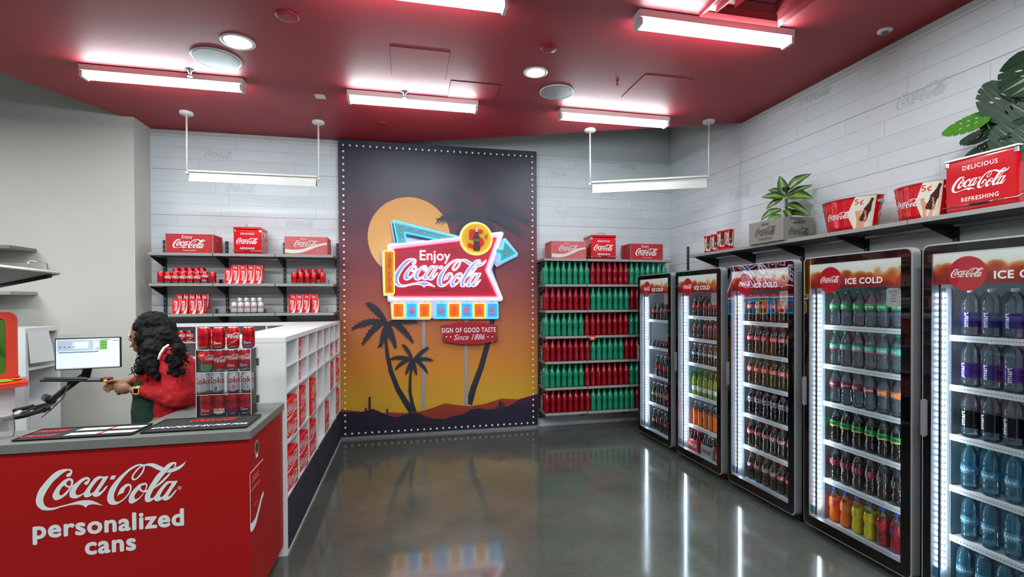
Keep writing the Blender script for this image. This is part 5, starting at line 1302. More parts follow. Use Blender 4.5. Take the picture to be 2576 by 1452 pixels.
for z_ in (0, .1255, .2505, H_): b.box(-W_, -.001, z_, W_, 0, z_ + .0022)
b.build('polished_edge', 'pale_edge', t) if 'pale_edge' in M else (mat('pale_edge', (222, 226, 230), 0.3), b.build('polished_edge', 'pale_edge', t))
for z_ in (.07, .29): MB().box(W_ - .001, D_ - .035, z_ - .022, W_ + .006, D_ - .012, z_ + .022).build('hinge', 'hinge', t, bevel=0.002)
b = MB(); b.prism([(.021 * math.cos(a), .021 * math.sin(a)) for a in [2 * PI * i / 24 for i in range(24)]], .0008, O=(-W_ + .032, -.0018, H_ - .028), mi=0)
b.box(-W_ + .02, -.0024, H_ - .027, -W_ + .044, -.0018, H_ - .025, 1); b.box(-W_ + .022, -.0024, H_ - .032, -W_ + .042, -.0018, H_ - .030, 1)
b.build('round_label', ['rubber_red', 'white_ink'], t)
yc = 3.058
def place_can(kind, body, us, z, ss, y_=yc, name='soda_can', rz=None):
    for u, s in zip(us, ss):
        o_ = Proto(can(name, body, kind, 28)).put((at(u, 900, Y=y_).x, y_, z), 0, s); o_['group'] = 'cans of the acrylic display'
        if rz is not None: o_.rotation_euler.z = rz
z0_ = az0 + .003
cf = [(470 + x / 5.376) for x in (268, 442, 620, 786)]
place_can('patchwhite', RED('can_dark_ink', 'can_red', 'white_ink'), [cf[0]], z0_, ['red can with white block word, bottom row of the acrylic case, next to the person'])
place_can('patchwhite', RED('can_dark_ink', 'white_ink', 'orange'), [cf[1]], z0_, ['red can with a white base, second in the bottom row of the acrylic case'])
place_can('patchpurple', RED('can_dark_ink', 'purple', 'purple'), [cf[2]], z0_, ['red can with a purple base, third in the bottom row of the acrylic case'])
place_can('patchblack', RED('can_dark_ink', 'label_black', 'white_ink'), [cf[3]], z0_, ['red can with a black base, last in the bottom row by the hinges'])
z1_ = az0 + .1293; cf = [(470 + x / 5.376) for x in (225, 415, 630, 815)]
place_can('coke', SIL('can_red_ink'), [cf[0]], z1_, ['plain silver can, first in the middle row of the acrylic case'], name='diet_can')
place_can('cokebars', SIL('can_red_ink', 'yellow_ink', 'green_ink', 'blue_ink'), [cf[1]], z1_, ['silver can with rainbow bars in the middle row of the acrylic case'], name='diet_can')
place_can('cokeheart', SIL('can_red_ink', 'pink'), [cf[2]], z1_, ['silver can with a pink shape in the middle row of the acrylic case'], name='diet_can')
place_can('cokedots', SIL('can_red_ink', 'grey_ink'), [cf[3]], z1_, ['silver can with dark dots in the middle row of the acrylic case'], name='diet_can')
z2_ = az0 + .2543; cf = [(470 + x / 5.376) for x in (280, 450, 615, 785)]
place_can('patchgreen', RED('white_ink', 'green_ink'), [cf[0]], z2_, ['red can with a dark green base in the top row inside the acrylic case'])
place_can('logo', RED('white_ink'), [cf[1]], z2_, ['plain white-script red can, second in the top row inside the acrylic case'])
place_can('patchwhite', RED('white_ink', 'can_red', 'white_ink'), [cf[2]], z2_, ['red can with a second white word, third in the top row inside the acrylic case'])
place_can('patchpurple', RED('white_ink', 'purple', 'white_ink'), [cf[3]], z2_, ['red can with a purple base, last in the top row inside the acrylic case'])
z3_ = az1 + .0048; cf = [(470 + x / 5.376) for x in (243, 438, 630, 838)]
place_can('logoz', RED('can_dark_ink'), [cf[0]], z3_, ['plain dark red can standing on the acrylic case, next to the person'])
place_can('patchpurple', RED('can_dark_ink', 'can_red', 'white_ink'), [cf[1]], z3_, ['red can with a small white figure, second on top of the acrylic case'])
place_can('wave', RED('white_ink'), [cf[2]], z3_, ['red can with big white script and wave on top of the acrylic case'])
place_can('patchblack', RED('can_dark_ink', 'purple', 'cream'), [cf[3]], z3_, ['dark red can with mottled base, nearest the hinges on top of the acrylic case'])

# ================================================================ COOLERS
XD = 2.77; yfar = [5.455, 4.612, 3.768, 2.930, 2.118]; CW = 0.76
def cooler(s, shelves):
    """front plane at local y = 0 facing -y, far side of the row at local x = 0 ... x runs towards the camera"""
    t = thing('glass_door_cooler', s, 'drinks cooler', (0, 0, 0), 0, 'glass-door drinks coolers')
    z0, z1 = .055, 1.94
    # cabinet shell
    b = MB(); th = .045
    b.box(.005, .062, .05, th, .715, z1 - .02, 0); b.box(CW - th, .062, .05, CW - .005, .715, z1 - .02, 0)
    b.box(th, .062, z1 - .07, CW - th, .715, z1 - .02, 0); b.box(th, .67, .05, CW - th, .715, z1 - .07, 0); b.box(th, .062, .05, CW - th, .67, .084, 0)
    b.build('cabinet', 'black', t)
    b = MB(); e = .0015
    b.box(th, .064, .086, th + .004, .668, z1 - .072); b.box(CW - th - .004, .064, .086, CW - th, .668, z1 - .072); b.box(th, .664, .086, CW - th, .668, z1 - .072)
    b.box(th, .064, z1 - .076, CW - th, .668, z1 - .072); b.box(th, .064, .084, CW - th, .668, .088); b.build('liner', 'cooler_inside', t)
    b = MB(); b.box(.02, .06, .012, CW - .02, .68, .0495, 0)
    for i in range(2): b.box(.05, .058, .020 + i * .014, CW - .05, .06, .026 + i * .014, 1)
    b.build('base_grille', ['black', 'dark_steel'], t)
    for fx in (.06, CW - .06): MB().lathe([(.014, 0), (.014, .012)], 12).build('foot', 'black', t, loc=(fx, .12, 0))
    # door
    hx0, hx1, hz0, hz1 = .048, CW - .062, .128, 1.888
    b = MB(); out = rrect(CW, z1 - z0, .038, 6, CW / 2, (z0 + z1) / 2); hole = [(hx0 - .006, hz0 - .006), (hx1 + .006, hz0 - .006), (hx1 + .006, hz1 + .006), (hx0 - .006, hz1 + .006)][::-1]
    prism_h(b, out, [hole], .058, (0, 0, 0), (1, 0, 0)); d_ = b.build('door', 'silver', t, bevel=0.003, seg=2)
    b = MB(); out = rrect(CW - .018, z1 - z0 - .018, .032, 6, CW / 2, (z0 + z1) / 2); hole = [(hx0, hz0), (hx1, hz0), (hx1, hz1), (hx0, hz1)][::-1]
    prism_h(b, out, [hole], .004, (0, -.005, 0), (1, 0, 0)); b.build('glass_border', 'black_gloss', d_)
    pb_ = MB(); pp_ = rrect(CW - .018, z1 - z0 - .018, .032, 6, CW / 2, (z0 + z1) / 2); pb_.add([(p[0], -.0065, p[1]) for p in pp_], [tuple(range(len(pp_)))]); pb_.build('pane', 'door_glass', d_)
    b = MB(); b.box(hx0, .008, 1.722, hx1, .012, hz1, 0); b.build('header_banner', 'cola_banner', d_)
    b = MB(); b.flat(disc(.0875, 48), (.212, .0068, 1.775), 1, mi=0); b.flat(LOGO, (.212, .0062, 1.778), .150, mi=1)
    T = text('ICE COLD', .03, 3, 1.1); b.flat(T, (.452, .0062, 1.762), .248 / T[2], mi=1)
    b.build('header_lettering', ['banner_red', 'banner_white'], d_)
    b = MB(); b.add([(p[0], .0062, p[1]) for p in rrect(.088, .112, .02, 4, hx1 - .052, 1.655)], [tuple(range(20))], 0)
    b.flat(text('BALANCE'), (hx1 - .052, .0056, 1.692), .0145, mi=1); b.flat(text('WHAT YOU'), (hx1 - .052, .0056, 1.679), .007, mi=2); b.flat(text('EAT', .02), (hx1 - .052, .0056, 1.666), .012, mi=2)
    b.flat(text('DRINK', .02), (hx1 - .052, .0056, 1.650), .012, mi=1); b.flat(text('& DO', .02), (hx1 - .052, .0056, 1.634), .012, mi=2)
    b.build('window_sticker', ['white_ink', 'rubber_red', 'grey_ink'], d_)
    b = MB(); b.prism(rrect(.030, .205, .0148, 6, .020, .998), .010, O=(0, -.018, 0), mi=0)
    for i, ch in enumerate('ICE COLD'):
        if ch != ' ': b.flat(text(ch, .01), (.020, -.0185, 1.078 - i * .0225), .02, mi=1)
    b.build('handle', ['grey_plate', 'silver'], d_)
    b = MB(); b.box(hx0, .012, .148, hx0 + .028, .013, .20, 0); b.build('corner_sticker', 'skyblue', d_)
    # LED strips on the mullions
    for x_, sg in ((th + .006, 1), (CW - th - .006, -1)):
        b = MB(); b.box(x_ - .004 if sg > 0 else x_, .066, .17, x_ if sg > 0 else x_ + .004, .094, 1.70, 0)
        for i in range(44):
            zc = .185 + i * .0345
            b.box(min(x_, x_ + sg * .010), .070, zc - .0075, max(x_, x_ + sg * .010), .088, zc + .0075, 1)
        b.build('light_strip', ['strip_base', 'led'], t)
    for z in shelves:
        b = MB(); b.box(th + .012, .125, z - .010, CW - th - .012, .60, z - .002, 0); b.box(th + .012, .112, z - .028, CW - th - .012, .125, z + .004, 0)
        for i in range(44): b.box(th + .022 + i * .0148, .1112, z - .015, th + .030 + i * .0148, .112, z - .010, 1)
        b.build('shelf', ['rail_white', 'speaker_grey'], t)
    for x_ in (th + .008, CW - th - .008):
        MB().box(x_ - .003, .1255, .10, x_ + .003, .135, 1.70).build('shelf_standard', 'grey_plate', t)
    return t
SH = {0: (1.41, 1.085, .745, .412), 1: (1.478, 1.25, .995, .668, .352), 2: (1.456, 1.186, .920, .655, .375), 3: (1.463, 1.188, .925, .652, .382), 4: (1.447, 1.178, .910, .632, .362)}
cn = ('glass-door cooler of glass bottles standing furthest away, beside the bottle shelves', 'second glass-door cooler from the back wall, with orange and green drinks', 'middle glass-door cooler of the five, filled with red-capped colas',
      'glass-door cooler with green-labelled bottles and orange, yellow and red drinks at the bottom', 'nearest glass-door cooler, filled with water bottles')
for i in range(5):
    o_ = cooler(cn[i], SH[i]); o_.location = (XD, yfar[i], 0); o_.rotation_euler.z = -PI / 2

# ---------------------------------------------------------------- drinks in the coolers
PETP = [(.024, 0), (.030, .004), (.0345, .02), (.0345, .055), (.0312, .082), (.0312, .092), (.0348, .110), (.0352, .150), (.0325, .172), (.0245, .196), (.0155, .213), (.0125, .222), (.0125, .228)]
def lev(prof, z): 
    return [p for p in prof if p[1] <= z + 1e-6]
def bottle(name, prof, level, shell, liquid, labz=None, lab=None, ink=None, cap=None, caph=.016, art=None, n=14, artm=None):
    t = thing(name, 'x', 'bottle')
    b = MB(); mis = [1 if prof[j + 1][1] <= level + 1e-6 else 0 for j in range(len(prof) - 1)]
    b.lathe(prof, n, mis=mis); b.build('body', [shell, liquid], t)
    top = prof[-1]
    if cap: MB().lathe([(top[0] + .0022, top[1] - .006), (top[0] + .0024, top[1] + caph - .006), (top[0] + .001, top[1] + caph - .004)], 12).build('cap', cap, t)
    if lab:
        b = MB(); z0, z1 = labz
        rr = lambda z: next((prof[j][0] + (prof[j + 1][0] - prof[j][0]) * (z - prof[j][1]) / (prof[j + 1][1] - prof[j][1]) for j in range(len(prof) - 1) if prof[j][1] <= z <= prof[j + 1][1]), prof[0][0])
        r = max(rr(z0), rr(z1)) + .0012
        b.lathe([(r, z0), (r, z1)], n, mi=0, cap=False)
        if art:
            if art == 'logo': b.wrap(LOGO_LO, r + .0006, (z0 + z1) / 2, -PI / 2, .085, 1)
            elif art == 'patch': b.wrap(fill([[[(-.014, -.016), (.014, -.016), (.014, .016), (-.014, .016)]]]), r + .0006, (z0 + z1) / 2, -PI / 2, 1, 1)
            elif art.startswith('v:'): b.wrap(text(art[2:], .02, 1), r + .0006, (z0 + z1) / 2, -PI / 2 - .15, .034, 1, vertical=True)
            else: b.wrap(text(art, .03, 1, 1.0, .2), r + .0006, (z0 + z1) / 2, -PI / 2, .025 if art != 'DASANI' else .021, 1)
        if artm and len(artm) > 1: b.lathe([(r + .0004, z0), (r + .0004, z0 + .007)], n, mi=2, cap=False)
        b.build('label', [lab] + (artm or ['white_ink']), t)
    return t
GLP = [(.022, 0), (.0285, .005), (.029, .03), (.0265, .06), (.0262, .075), (.030, .10), (.0295, .115), (.022, .145), (.0140, .168), (.0125, .190), (.0135, .196)]
GLT = [(r * 1.08, z * 1.22) for r, z in GLP]
WAT = [(.030, 0), (.0385, .005), (.0395, .02), (.0395, .17), (.038, .185), (.030, .212), (.018, .226), (.014, .232), (.014, .238)]
def cyl(r, h, n2): return [(r * .8, 0), (r, .005), (r, h * .62), (r * .85, h * .72), (r * .42, h * .86), (r * .38, h)]
def fillrow(ci, si, protos, n=7, y=.166, x0=.105, dx=.088, s='', stuff=None, start=0, z=None, rear=None, kind='bottle'):
    zs = (SH[ci] + (.158,)) if z is None else None
    zz = (zs[si] if z is None else z) + .0012
    for i in range(start, n):
        P = protos[i % len(protos)] if not isinstance(protos, dict) else protos[i]
        lx = x0 + dx * i
        P.put((XD + y + R_.uniform(-.004, .004), yfar[ci] - lx + R_.uniform(-.003, .003), zz), -PI / 2 + R_.uniform(-.45, .45), s % ORD[i])
    if rear:
        for i in range(start, n):
            for dy in (.092,):
                lx = x0 + dx * i + .012
                rear.lathe(stuff, 8, c=(XD + y + dy, yfar[ci] - lx, zz))
sh_cola, sh_clear, sh_green, sh_water = MB(), MB(), MB(), MB()
cools = ('furthest cooler', 'second cooler from the back', 'middle cooler', 'fourth cooler from the back', 'nearest cooler')
rows = ('top shelf', 'second shelf', 'third shelf', 'fourth shelf', 'fifth shelf', 'cooler floor')
def L(ci, ri, d): return '%s ' + d + ', ' + rows[ri] + ' of the ' + cools[ci]
# furthest cooler
Pg = Proto(bottle('glass_soda_bottle', GLP, .15, 'clear_glass', 'cola', (.085, .112), 'label_red', None, 'cap_red', .008, None)); fillrow(0, 0, [Pg], 7, dx=.09, s=L(0, 0, 'red-labelled glass bottle'), stuff=GLP, rear=sh_cola)
Pg2 = Proto(bottle('glass_soda_bottle', GLT, .15, 'green_glass_dark', 'cola', (.09, .125), 'label_red', None, 'alu', .008, None)) if 'green_glass_dark' in M else (clear('green_glass_dark', (90, 150, 120), .35, .05, 1.5, (30, 70, 56)), Proto(bottle('glass_soda_bottle', GLT, .15, 'green_glass_dark', 'cola', (.09, .125), 'label_red', None, 'alu', .008, None)))[1]
fillrow(0, 1, [Pg2], 6, start=4, dx=.09, s=L(0, 1, 'tall glass bottle'))
LOW = [(.028, 0), (.031, .004), (.031, .05), (.026, .06), (.022, .066)]
Pl = Proto(bottle('small_jar', LOW, .05, 'clear_glass', 'cola', None, None, None, 'dark_red', .012)); fillrow(0, 1, [Pl], 4, dx=.085, s=L(0, 1, 'short dark jar'))
fillrow(0, 2, [Pg2], 7, start=1, s=L(0, 2, 'tall glass bottle'), stuff=GLT, rear=sh_cola)
Pg3 = Proto(bottle('glass_soda_bottle', GLT, .20, 'clear_glass', 'cola', (.09, .130), 'label_tan', None, 'alu', .008, 'patch')); fillrow(0, 3, [Pg3], 7, s=L(0, 3, 'tall cola bottle'), stuff=GLT, rear=sh_cola)
Pg4 = Proto(bottle('glass_soda_bottle', GLT, .20, 'clear_glass', 'cola', (.10, .122), 'label_red', None, 'alu', .008, 'patch')); fillrow(0, 4, [Pg4], 7, s='%s tall red-labelled bottle on the floor of the furthest cooler', z=.0885, stuff=GLT, rear=sh_cola)
# second cooler
Pa1 = Proto(bottle('glass_soda_bottle', GLP, .15, 'clear_glass', 'cola', (.085, .112), 'label_red', None, 'dark_red', .008, None)); fillrow(1, 0, [Pa1], 7, s=L(1, 0, 'small red-labelled bottle'), stuff=GLP, rear=sh_cola)
Pa2 = Proto(bottle('glass_soda_bottle', GLP, .15, 'clear_glass', 'cola_light', (.085, .112), 'label_cherry', None, 'alu', .008, None)); fillrow(1, 1, [Pa2], 7, s=L(1, 1, 'small cherry-labelled bottle'), stuff=GLP, rear=sh_cola)
Pa3 = Proto(bottle('glass_soda_bottle', GLP, .15, 'clear_glass', 'cola', (.085, .112), 'label_silver', None, 'alu', .008, None)); fillrow(1, 2, [Pa3], 7, s=L(1, 2, 'small silver-labelled bottle'), stuff=GLP, rear=sh_cola)
Pa4 = Proto(bottle('glass_soda_bottle', [(r, z * 1.05) for r, z in GLT], .19, 'green_glass', 'liq_green', (.045, .09), 'label_white', None, 'cap_green', .008, None)); fillrow(1, 3, [Pa4], 7, s=L(1, 3, 'green glass bottle with white label'), stuff=GLT, rear=sh_green)
Pa5 = Proto(bottle('glass_soda_bottle', GLT, .18, 'clear_glass', 'liq_orange', (.15, .19), 'clear_glass', None, 'alu', .008, None)); fillrow(1, 4, [Pa5], 7, s=L(1, 4, 'orange soda bottle'), stuff=GLT, rear=None)
for i, (kd, lx, s_) in enumerate((('red', .13, 'red six-pack carrier at the light strip, floor of the second cooler from the back'), ('silver', .36, 'silver six-pack carrier on the floor of the second cooler from the back'), ('red', .585, 'red six-pack carrier at the near side, floor of the second cooler from the back'))):
    carrier(s_, (XD + .18, yfar[1] - lx, .0890), -PI / 2, kd, 'six-pack carriers')
# middle cooler
def pet(lab, cap, liquid, art='logo', shell='pet', level=.185, lz=(.112, .150), artm=None, name='soda_bottle'):
    return Proto(bottle(name, PETP, level, shell, liquid, lz, lab, None, cap, .016, art, artm=artm))
Pm = pet('label_red', 'cap_red', 'cola'); Pm2 = pet('label_orange', 'cap_black', 'cola') if 'cap_black' in M else (mat('cap_black', (24, 22, 24), .4), pet('label_orange', 'cap_black', 'cola'))[1]
Pm3 = pet('label_silver', 'cap_black', 'cola', 'logo', artm=['can_red_ink']); Pm4 = pet('label_cherry', 'cap_red', 'cola'); Pm5 = pet('label_tan', 'cap_red', 'cola_light')
for ri, (pr, d_) in enumerate((([Pm], 'red-labelled cola bottle'), ([Pm], 'red-labelled red-capped cola bottle'), ([Pm2], 'orange-red labelled cola bottle'), ([Pm3], 'silver-labelled cola bottle'), ([Pm, Pm, Pm, Pm5, Pm4], 'cola bottle'))):
    fillrow(2, ri, pr, 7, s=L(2, ri, d_), stuff=PETP, rear=sh_cola)
fillrow(2, 5, [Pm4, Pm4, Pm5, Pm5, Pm, Pm, Pm5], 7, y=.166, x0=.10, s='%s red-capped cola bottle on the floor of the middle cooler', z=.0885, stuff=PETP, rear=sh_cola)
# fourth cooler
Pf1 = pet('label_green', 'cap_green', 'pet_water', 'Sprite', artm=['white_ink']); Pf2 = pet('label_mint', 'cap_green', 'pet_water', 'Sprite', artm=['white_ink', 'pink'])
Pf3 = pet('label_cherry', 'cap_green', 'pet_water', 'Sprite'); Pf4 = pet('label_orange2', 'cap_green', 'pet_water', 'Sprite') if 'label_orange2' in M else (mat('label_orange2', (236, 130, 50), .45), pet('label_orange2', 'cap_green', 'pet_water', 'Sprite'))[1]
Pf5 = pet('label_green', 'cap_black', 'cola', 'Sprite', artm=['label_black', 'label_yellow']); Pf6 = pet('label_cherry', 'cap_red', 'cola', 'patch'); Pf7 = pet('label_black', 'cap_white', 'cola', 'patch')
for ri, (pr, d_) in enumerate((([Pf1], 'clear bottle with green label'), ([Pf2], 'clear bottle with mint label'), ([Pf3, Pf3, Pf3, Pf3, Pf4, Pf4, Pf4], 'cherry-or-orange labelled bottle'), ([Pf5], 'dark bottle with green label'), ([Pf6, Pf6, Pf6, Pf6, Pf7, Pf7, Pf7], 'dark cola bottle'))):
    fillrow(3, ri, pr, 7, s=L(3, ri, d_), stuff=PETP, rear=sh_clear if ri < 3 else sh_cola)
fr = [pet('label_orange', 'cap_blue', 'liq_orange', 'patch', artm=['blue_ink']), pet('label_orange2', 'cap_blue', 'liq_orange', 'patch', artm=['orange']), pet('label_yellow', 'cap_blue', 'liq_yellow', 'patch', artm=['blue_ink']),
      pet('label_yellow', 'cap_blue', 'liq_yellow', 'patch', artm=['orange']), pet('label_red', 'cap_blue', 'liq_red', 'patch', artm=['pink']), pet('label_cherry', 'cap_blue', 'liq_red', 'patch', artm=['blue_ink']), pet('label_black', 'cap_blue', 'liq_red', 'patch')]
cl = ('orange', 'deep orange', 'yellow', 'golden yellow', 'red', 'cherry red', 'dark red')
for i in range(7):
    fr[i].put((XD + .166, yfar[3] - .10 - .088 * i, .0897), -PI / 2, cl[i] + ' drink, blue-capped, front row on the floor of the fourth cooler')
    fr[i].put((XD + .256, yfar[3] - .11 - .088 * i, .0897), -PI / 2, cl[i] + ' drink, blue-capped, second row on the floor of the fourth cooler')
# nearest cooler
Pw1 = Proto(bottle('water_bottle', WAT, .19, 'pet', 'pet_water', (.05, .145), 'label_sheer', None, 'cap_white', .016, 'v:smart')) if 'label_sheer' in M else (clear('label_sheer', (150, 140, 225), .40, .2, 1.3, (66, 56, 170)), Proto(bottle('water_bottle', WAT, .19, 'pet', 'pet_water', (.05, .125), 'label_sheer', None, 'cap_white', .016, 'v:smart')))[1]
clear('label_dark', (120, 120, 125), .7, .2, 1.3, (30, 32, 36)); clear('label_aqua', (120, 200, 230), .6, .2, 1.3, (90, 180, 215))
Pw2 = Proto(bottle('water_bottle', WAT, .19, 'pet', 'pet_water', (.05, .145), 'label_dark', None, 'cap_black', .016, 'v:smart'))
WA2 = [(r * .9, z * .98) for r, z in WAT]
Pw3 = Proto(bottle('water_bottle', WA2, .19, 'pet_water_blue', 'pet_water_blue', (.085, .125), 'label_aqua', None, 'cap_green', .016, 'DASANI'))
for ri, (pr, d_) in enumerate(((Pw1, 'blue-labelled water bottle with white cap'), (Pw1, 'blue-labelled white-capped water bottle'), (Pw2, 'black-labelled water bottle'), (Pw3, 'aqua water bottle with green cap'), (Pw3, 'green-capped aqua water bottle'))):
    fillrow(4, ri, [pr], 5, dx=.098, x0=.115, y=.172, s=L(4, ri, d_), stuff=WA2, rear=sh_water)
fillrow(4, 5, [Pw3], 5, dx=.09, x0=.10, y=.166, s='%s green-capped water bottle on the floor of the nearest cooler', z=.0885, stuff=WA2, rear=sh_water)
for b_, m_, s_ in ((sh_cola, 'cola', 'dark cola bottles in the rear rows of the coolers'), (sh_clear, 'pet_water', 'clear bottles in the rear rows of the fourth cooler'), (sh_green, 'green_glass', 'green bottles in the rear rows of the second cooler'), (sh_water, 'pet_water_blue', 'water bottles in the rear rows of the nearest cooler')):
    tag(b_.build('rear_drinks', m_), s_, 'bottle', kind='stuff')

# ================================================================ BEHIND THE COUNTER
def P3(u, v, Y): return at(u, v, Y=Y)
# monitor on an arm
mon = thing('computer_monitor', 'flat computer monitor with a lit screen on a black arm behind the counter', 'monitor')
Ym = 4.25
A_, B_, C_, D__ = P3(141, 850, Ym - .03), P3(307, 850, Ym + .06), P3(301, 928, Ym + .06), P3(134, 929, Ym - .03)
ux_ = (B_ - A_); ux_.z = 0; wM = ux_.length; ux_.normalize(); cM = (A_ + B_ + C_ + D__) / 4; hM = (A_.z - D__.z + B_.z - C_.z) / 2
uzv = Vector((0, 0, 1)); nM = ux_.cross(uzv)
def mq(x0, z0, x1, z1, e): return [cM + ux_ * x + uzv * z + nM * e for x, z in ((x0, z0), (x1, z0), (x1, z1), (x0, z1))]
b = MB(); b.prism([(-wM / 2, -hM / 2), (wM / 2, -hM / 2), (wM / 2, hM / 2), (-wM / 2, hM / 2)], .03, O=cM, ux=ux_); b.build('housing', 'black', mon, bevel=0.003)
b = MB(); W2, H2 = wM / 2 - .007, hM / 2 - .007
def scr(x0, z0, x1, z1, e, mi): b.add(mq(-W2 + x0 * 2 * W2, -H2 + z0 * 2 * H2, -W2 + x1 * 2 * W2, -H2 + z1 * 2 * H2, e), [(0, 1, 2, 3)], mi)
scr(0, 0, 1, 1, .001, 0); scr(.02, .60, .58, .97, .0016, 1); scr(.26, .68, .50, .90, .002, 0); scr(.60, .60, .72, .95, .002, 1); scr(.60, .70, .66, .9, .0022, 0); scr(.69, .62, .80, .97, .0024, 2)
scr(.04, .54, .66, .57, .002, 3); scr(.80, .94, .86, .96, .002, 4); scr(.89, .91, .99, .93, .002, 3); scr(.0, .0, 1, .04, .002, 1)
for i in range(4): scr(.05 + i * .07, .72, .08 + i * .07, .75, .0022, 3)
for i in range(3):
    for j in range(3): scr(.70 + i * .033, .66 + j * .09, .722 + i * .033, .70 + j * .09, .003, 3)
b.build('screen', ['screen', 'screen_grey', 'screen_green', 'screen_dark', 'screen_red'], mon)
arm = [P3(128, 1008, 4.55), P3(170, 975, 4.4), P3(215, 942, 4.33), cM + Vector((.02, .04, -.05))]
MB().tube([arm[0], arm[1], arm[2]], .022, 8).build('arm', 'black', mon)
MB().tube([arm[2] + Vector((0, 0, -.02)), cM + Vector((0.0, .035, 0))], .03, 8).build('arm_bracket', 'black', mon)
MB().tube([P3(115, 1000, 4.70), P3(130, 1008, 4.55)], .03, 8).build('wall_clamp', 'black', mon)
MB().tube([P3(172, 965, 4.3), P3(160, 1000, 4.3), P3(130, 1030, 4.4), P3(105, 1050, 4.6)], .004, 6).build('cable', 'grey_plate', mon)
# narrow keyboard tray in front of the monitor
tr = thing('keyboard_tray', 'narrow black keyboard tray under the monitor', 'tray')
a, c = P3(100, 961, 3.75), P3(284, 961, 3.95)
d = (c - a); L_ = d.length; d.normalize(); n_ = Vector((-d.y, d.x, 0))
b = MB(); b.add([a, c, c + n_ * .14, a + n_ * .14] + [p + Vector((0, 0, .012)) for p in (a, c, c + n_ * .14, a + n_ * .14)], [(3, 2, 1, 0), (4, 5, 6, 7), (0, 1, 5, 4), (1, 2, 6, 5), (2, 3, 7, 6), (3, 0, 4, 7)])
b.build('tray_board', 'black', tr, bevel=0.003)
b = MB()
for i in range(26):
    for j in range(4):
        q = a + d * (.02 + i * (L_ * .66 - .03) / 26) + n_ * (.02 + j * .028) + Vector((0, 0, .013)); e1, e2 = d * .012, n_ * .02
        b.add([q, q + e1, q + e1 + e2, q + e2] + [p + Vector((0, 0, .006)) for p in (q, q + e1, q + e1 + e2, q + e2)], [(4, 5, 6, 7), (0, 1, 5, 4), (1, 2, 6, 5), (2, 3, 7, 6), (3, 0, 4, 7)])
b.build('keys', 'dark_steel', tr)
MB().tube([a + d * .15 + n_ * .07, arm[1]], .012, 8).build('support', 'black', tr)
q = P3(262, 952, 3.92)
t = thing('tape_roll', 'small dark red roll lying on the tray beside the hands', 'tape roll', (q.x - .01, q.y + .05, c.z + .0125))
b = MB(); b.lathe([(.018, 0), (.036, 0), (.036, .018), (.018, .018), (.018, .001)], 24, cap=False); b.build('roll', 'dark_red', t)
b = MB(); b.box(-.055, -.02, 0, .055, .045, .004); tag(b.build('red_folder', 'rubber_red', loc=(q.x + .03, q.y + .07, c.z + .0126), rz=.3) if False else b.build('red_card', 'label_cherry', loc=(q.x - .105, q.y + .03, c.z + .0126)), 'flat dark red card lying on the tray beside the roll', 'card')

# white cubby unit by the grey wall
Xu = -3.30
cub = thing('white_cubby', 'tall narrow white cubby unit by the grey wall behind the monitor', 'shelf unit', (Xu, 0, 0), PI / 2)
y0_, y1_ = 5.12, 5.56
for nm, q in (('side_panel', (y0_, 0, 0, y0_ + .035, .38, 1.42)), ('side_panel', (y1_ - .035, 0, 0, y1_, .38, 1.42)), ('top_board', (y0_ + .035, 0, 1.38, y1_ - .035, .38, 1.42)), ('back_panel', (y0_ + .035, .36, 0, y1_ - .035, .38, 1.38)),
              ('shelf_board', (y0_ + .035, .002, 1.04, y1_ - .035, .36, 1.065)), ('shelf_board', (y0_ + .035, .002, .71, y1_ - .035, .36, .735)), ('shelf_board', (y0_ + .035, .002, .37, y1_ - .035, .36, .395)), ('door_leaf', (y0_ + .037, -.012, .395, y1_ - .037, .001, .66))):
    MB().box(*q).build(nm, 'cabinet_white', cub)
t = thing('paper_sheet', 'sheet of printed paper taped to the white cubby unit', 'paper', (Xu + .002, 5.135, 1.385), PI / 2)
b = MB(); vs = []
for j in range(6):
    for i in range(4): vs.append((i * .088, -.004 - .028 * math.sin(j / 5 * 1.3) * (i / 3) - .004 * j, -j * .056))
b.add(vs, [(j * 4 + i, j * 4 + i + 1, (j + 1) * 4 + i + 1, (j + 1) * 4 + i) for j in range(5) for i in range(3)], 0, True)
o_ = b.build('sheet', 'paper', t)
b = MB()
for j in range(9): b.box(.03, -.0335, -.03 - j * .026, .20, -.033, -.026 - j * .026)
# black clamp tool on the white side table and the table
tb = thing('work_table', 'white work table under the engraving machine', 'table')
q0, q1 = P3(55, 1040, 3.9), P3(-60, 1040, 3.9)
MB().box(-4.2, 3.62, .86, -2.62, 4.02, .89).build('table_top', 'cabinet_white', tb, bevel=0.003)
for x_ in (-4.1, -2.68):
    for y_ in (3.66, 3.98): MB().box(x_ - .03, y_ - .03, 0, x_ + .03, y_ + .03, .86).build('leg', 'cabinet_white', tb)
MB().box(-4.10, 3.97, .25, -2.66, 3.985, .86).build('modesty_panel', 'cabinet_white', tb)
tl = thing('clamp_tool', 'black hinged clamp tool with pale pads lying on the white table', 'tool')
pts = [P3(u, v, 4.0) for u, v in ((4, 1048), (40, 1043), (85, 1030), (120, 1024))]
zt = .905
def onz(u, v, z): p = at(u, v, Z=z); return p
for nm, seq, r, m_ in (('jaw', ((2, 1056), (60, 1046), (122, 1028)), .016, 'black'), ('upper_arm', ((36, 1034), (70, 1026), (82, 1022)), .014, 'black'), ('spine', ((60, 1042), (88, 1030), (112, 1032)), .018, 'dark_steel'), ('pad', ((42, 1040), (52, 1037)), .014, 'enamel'), ('pad', ((72, 1038), (80, 1034)), .012, 'enamel')):
    MB().tube([at(u, v, Z=.93) for u, v in seq], r, 8).build(nm, m_, tl)

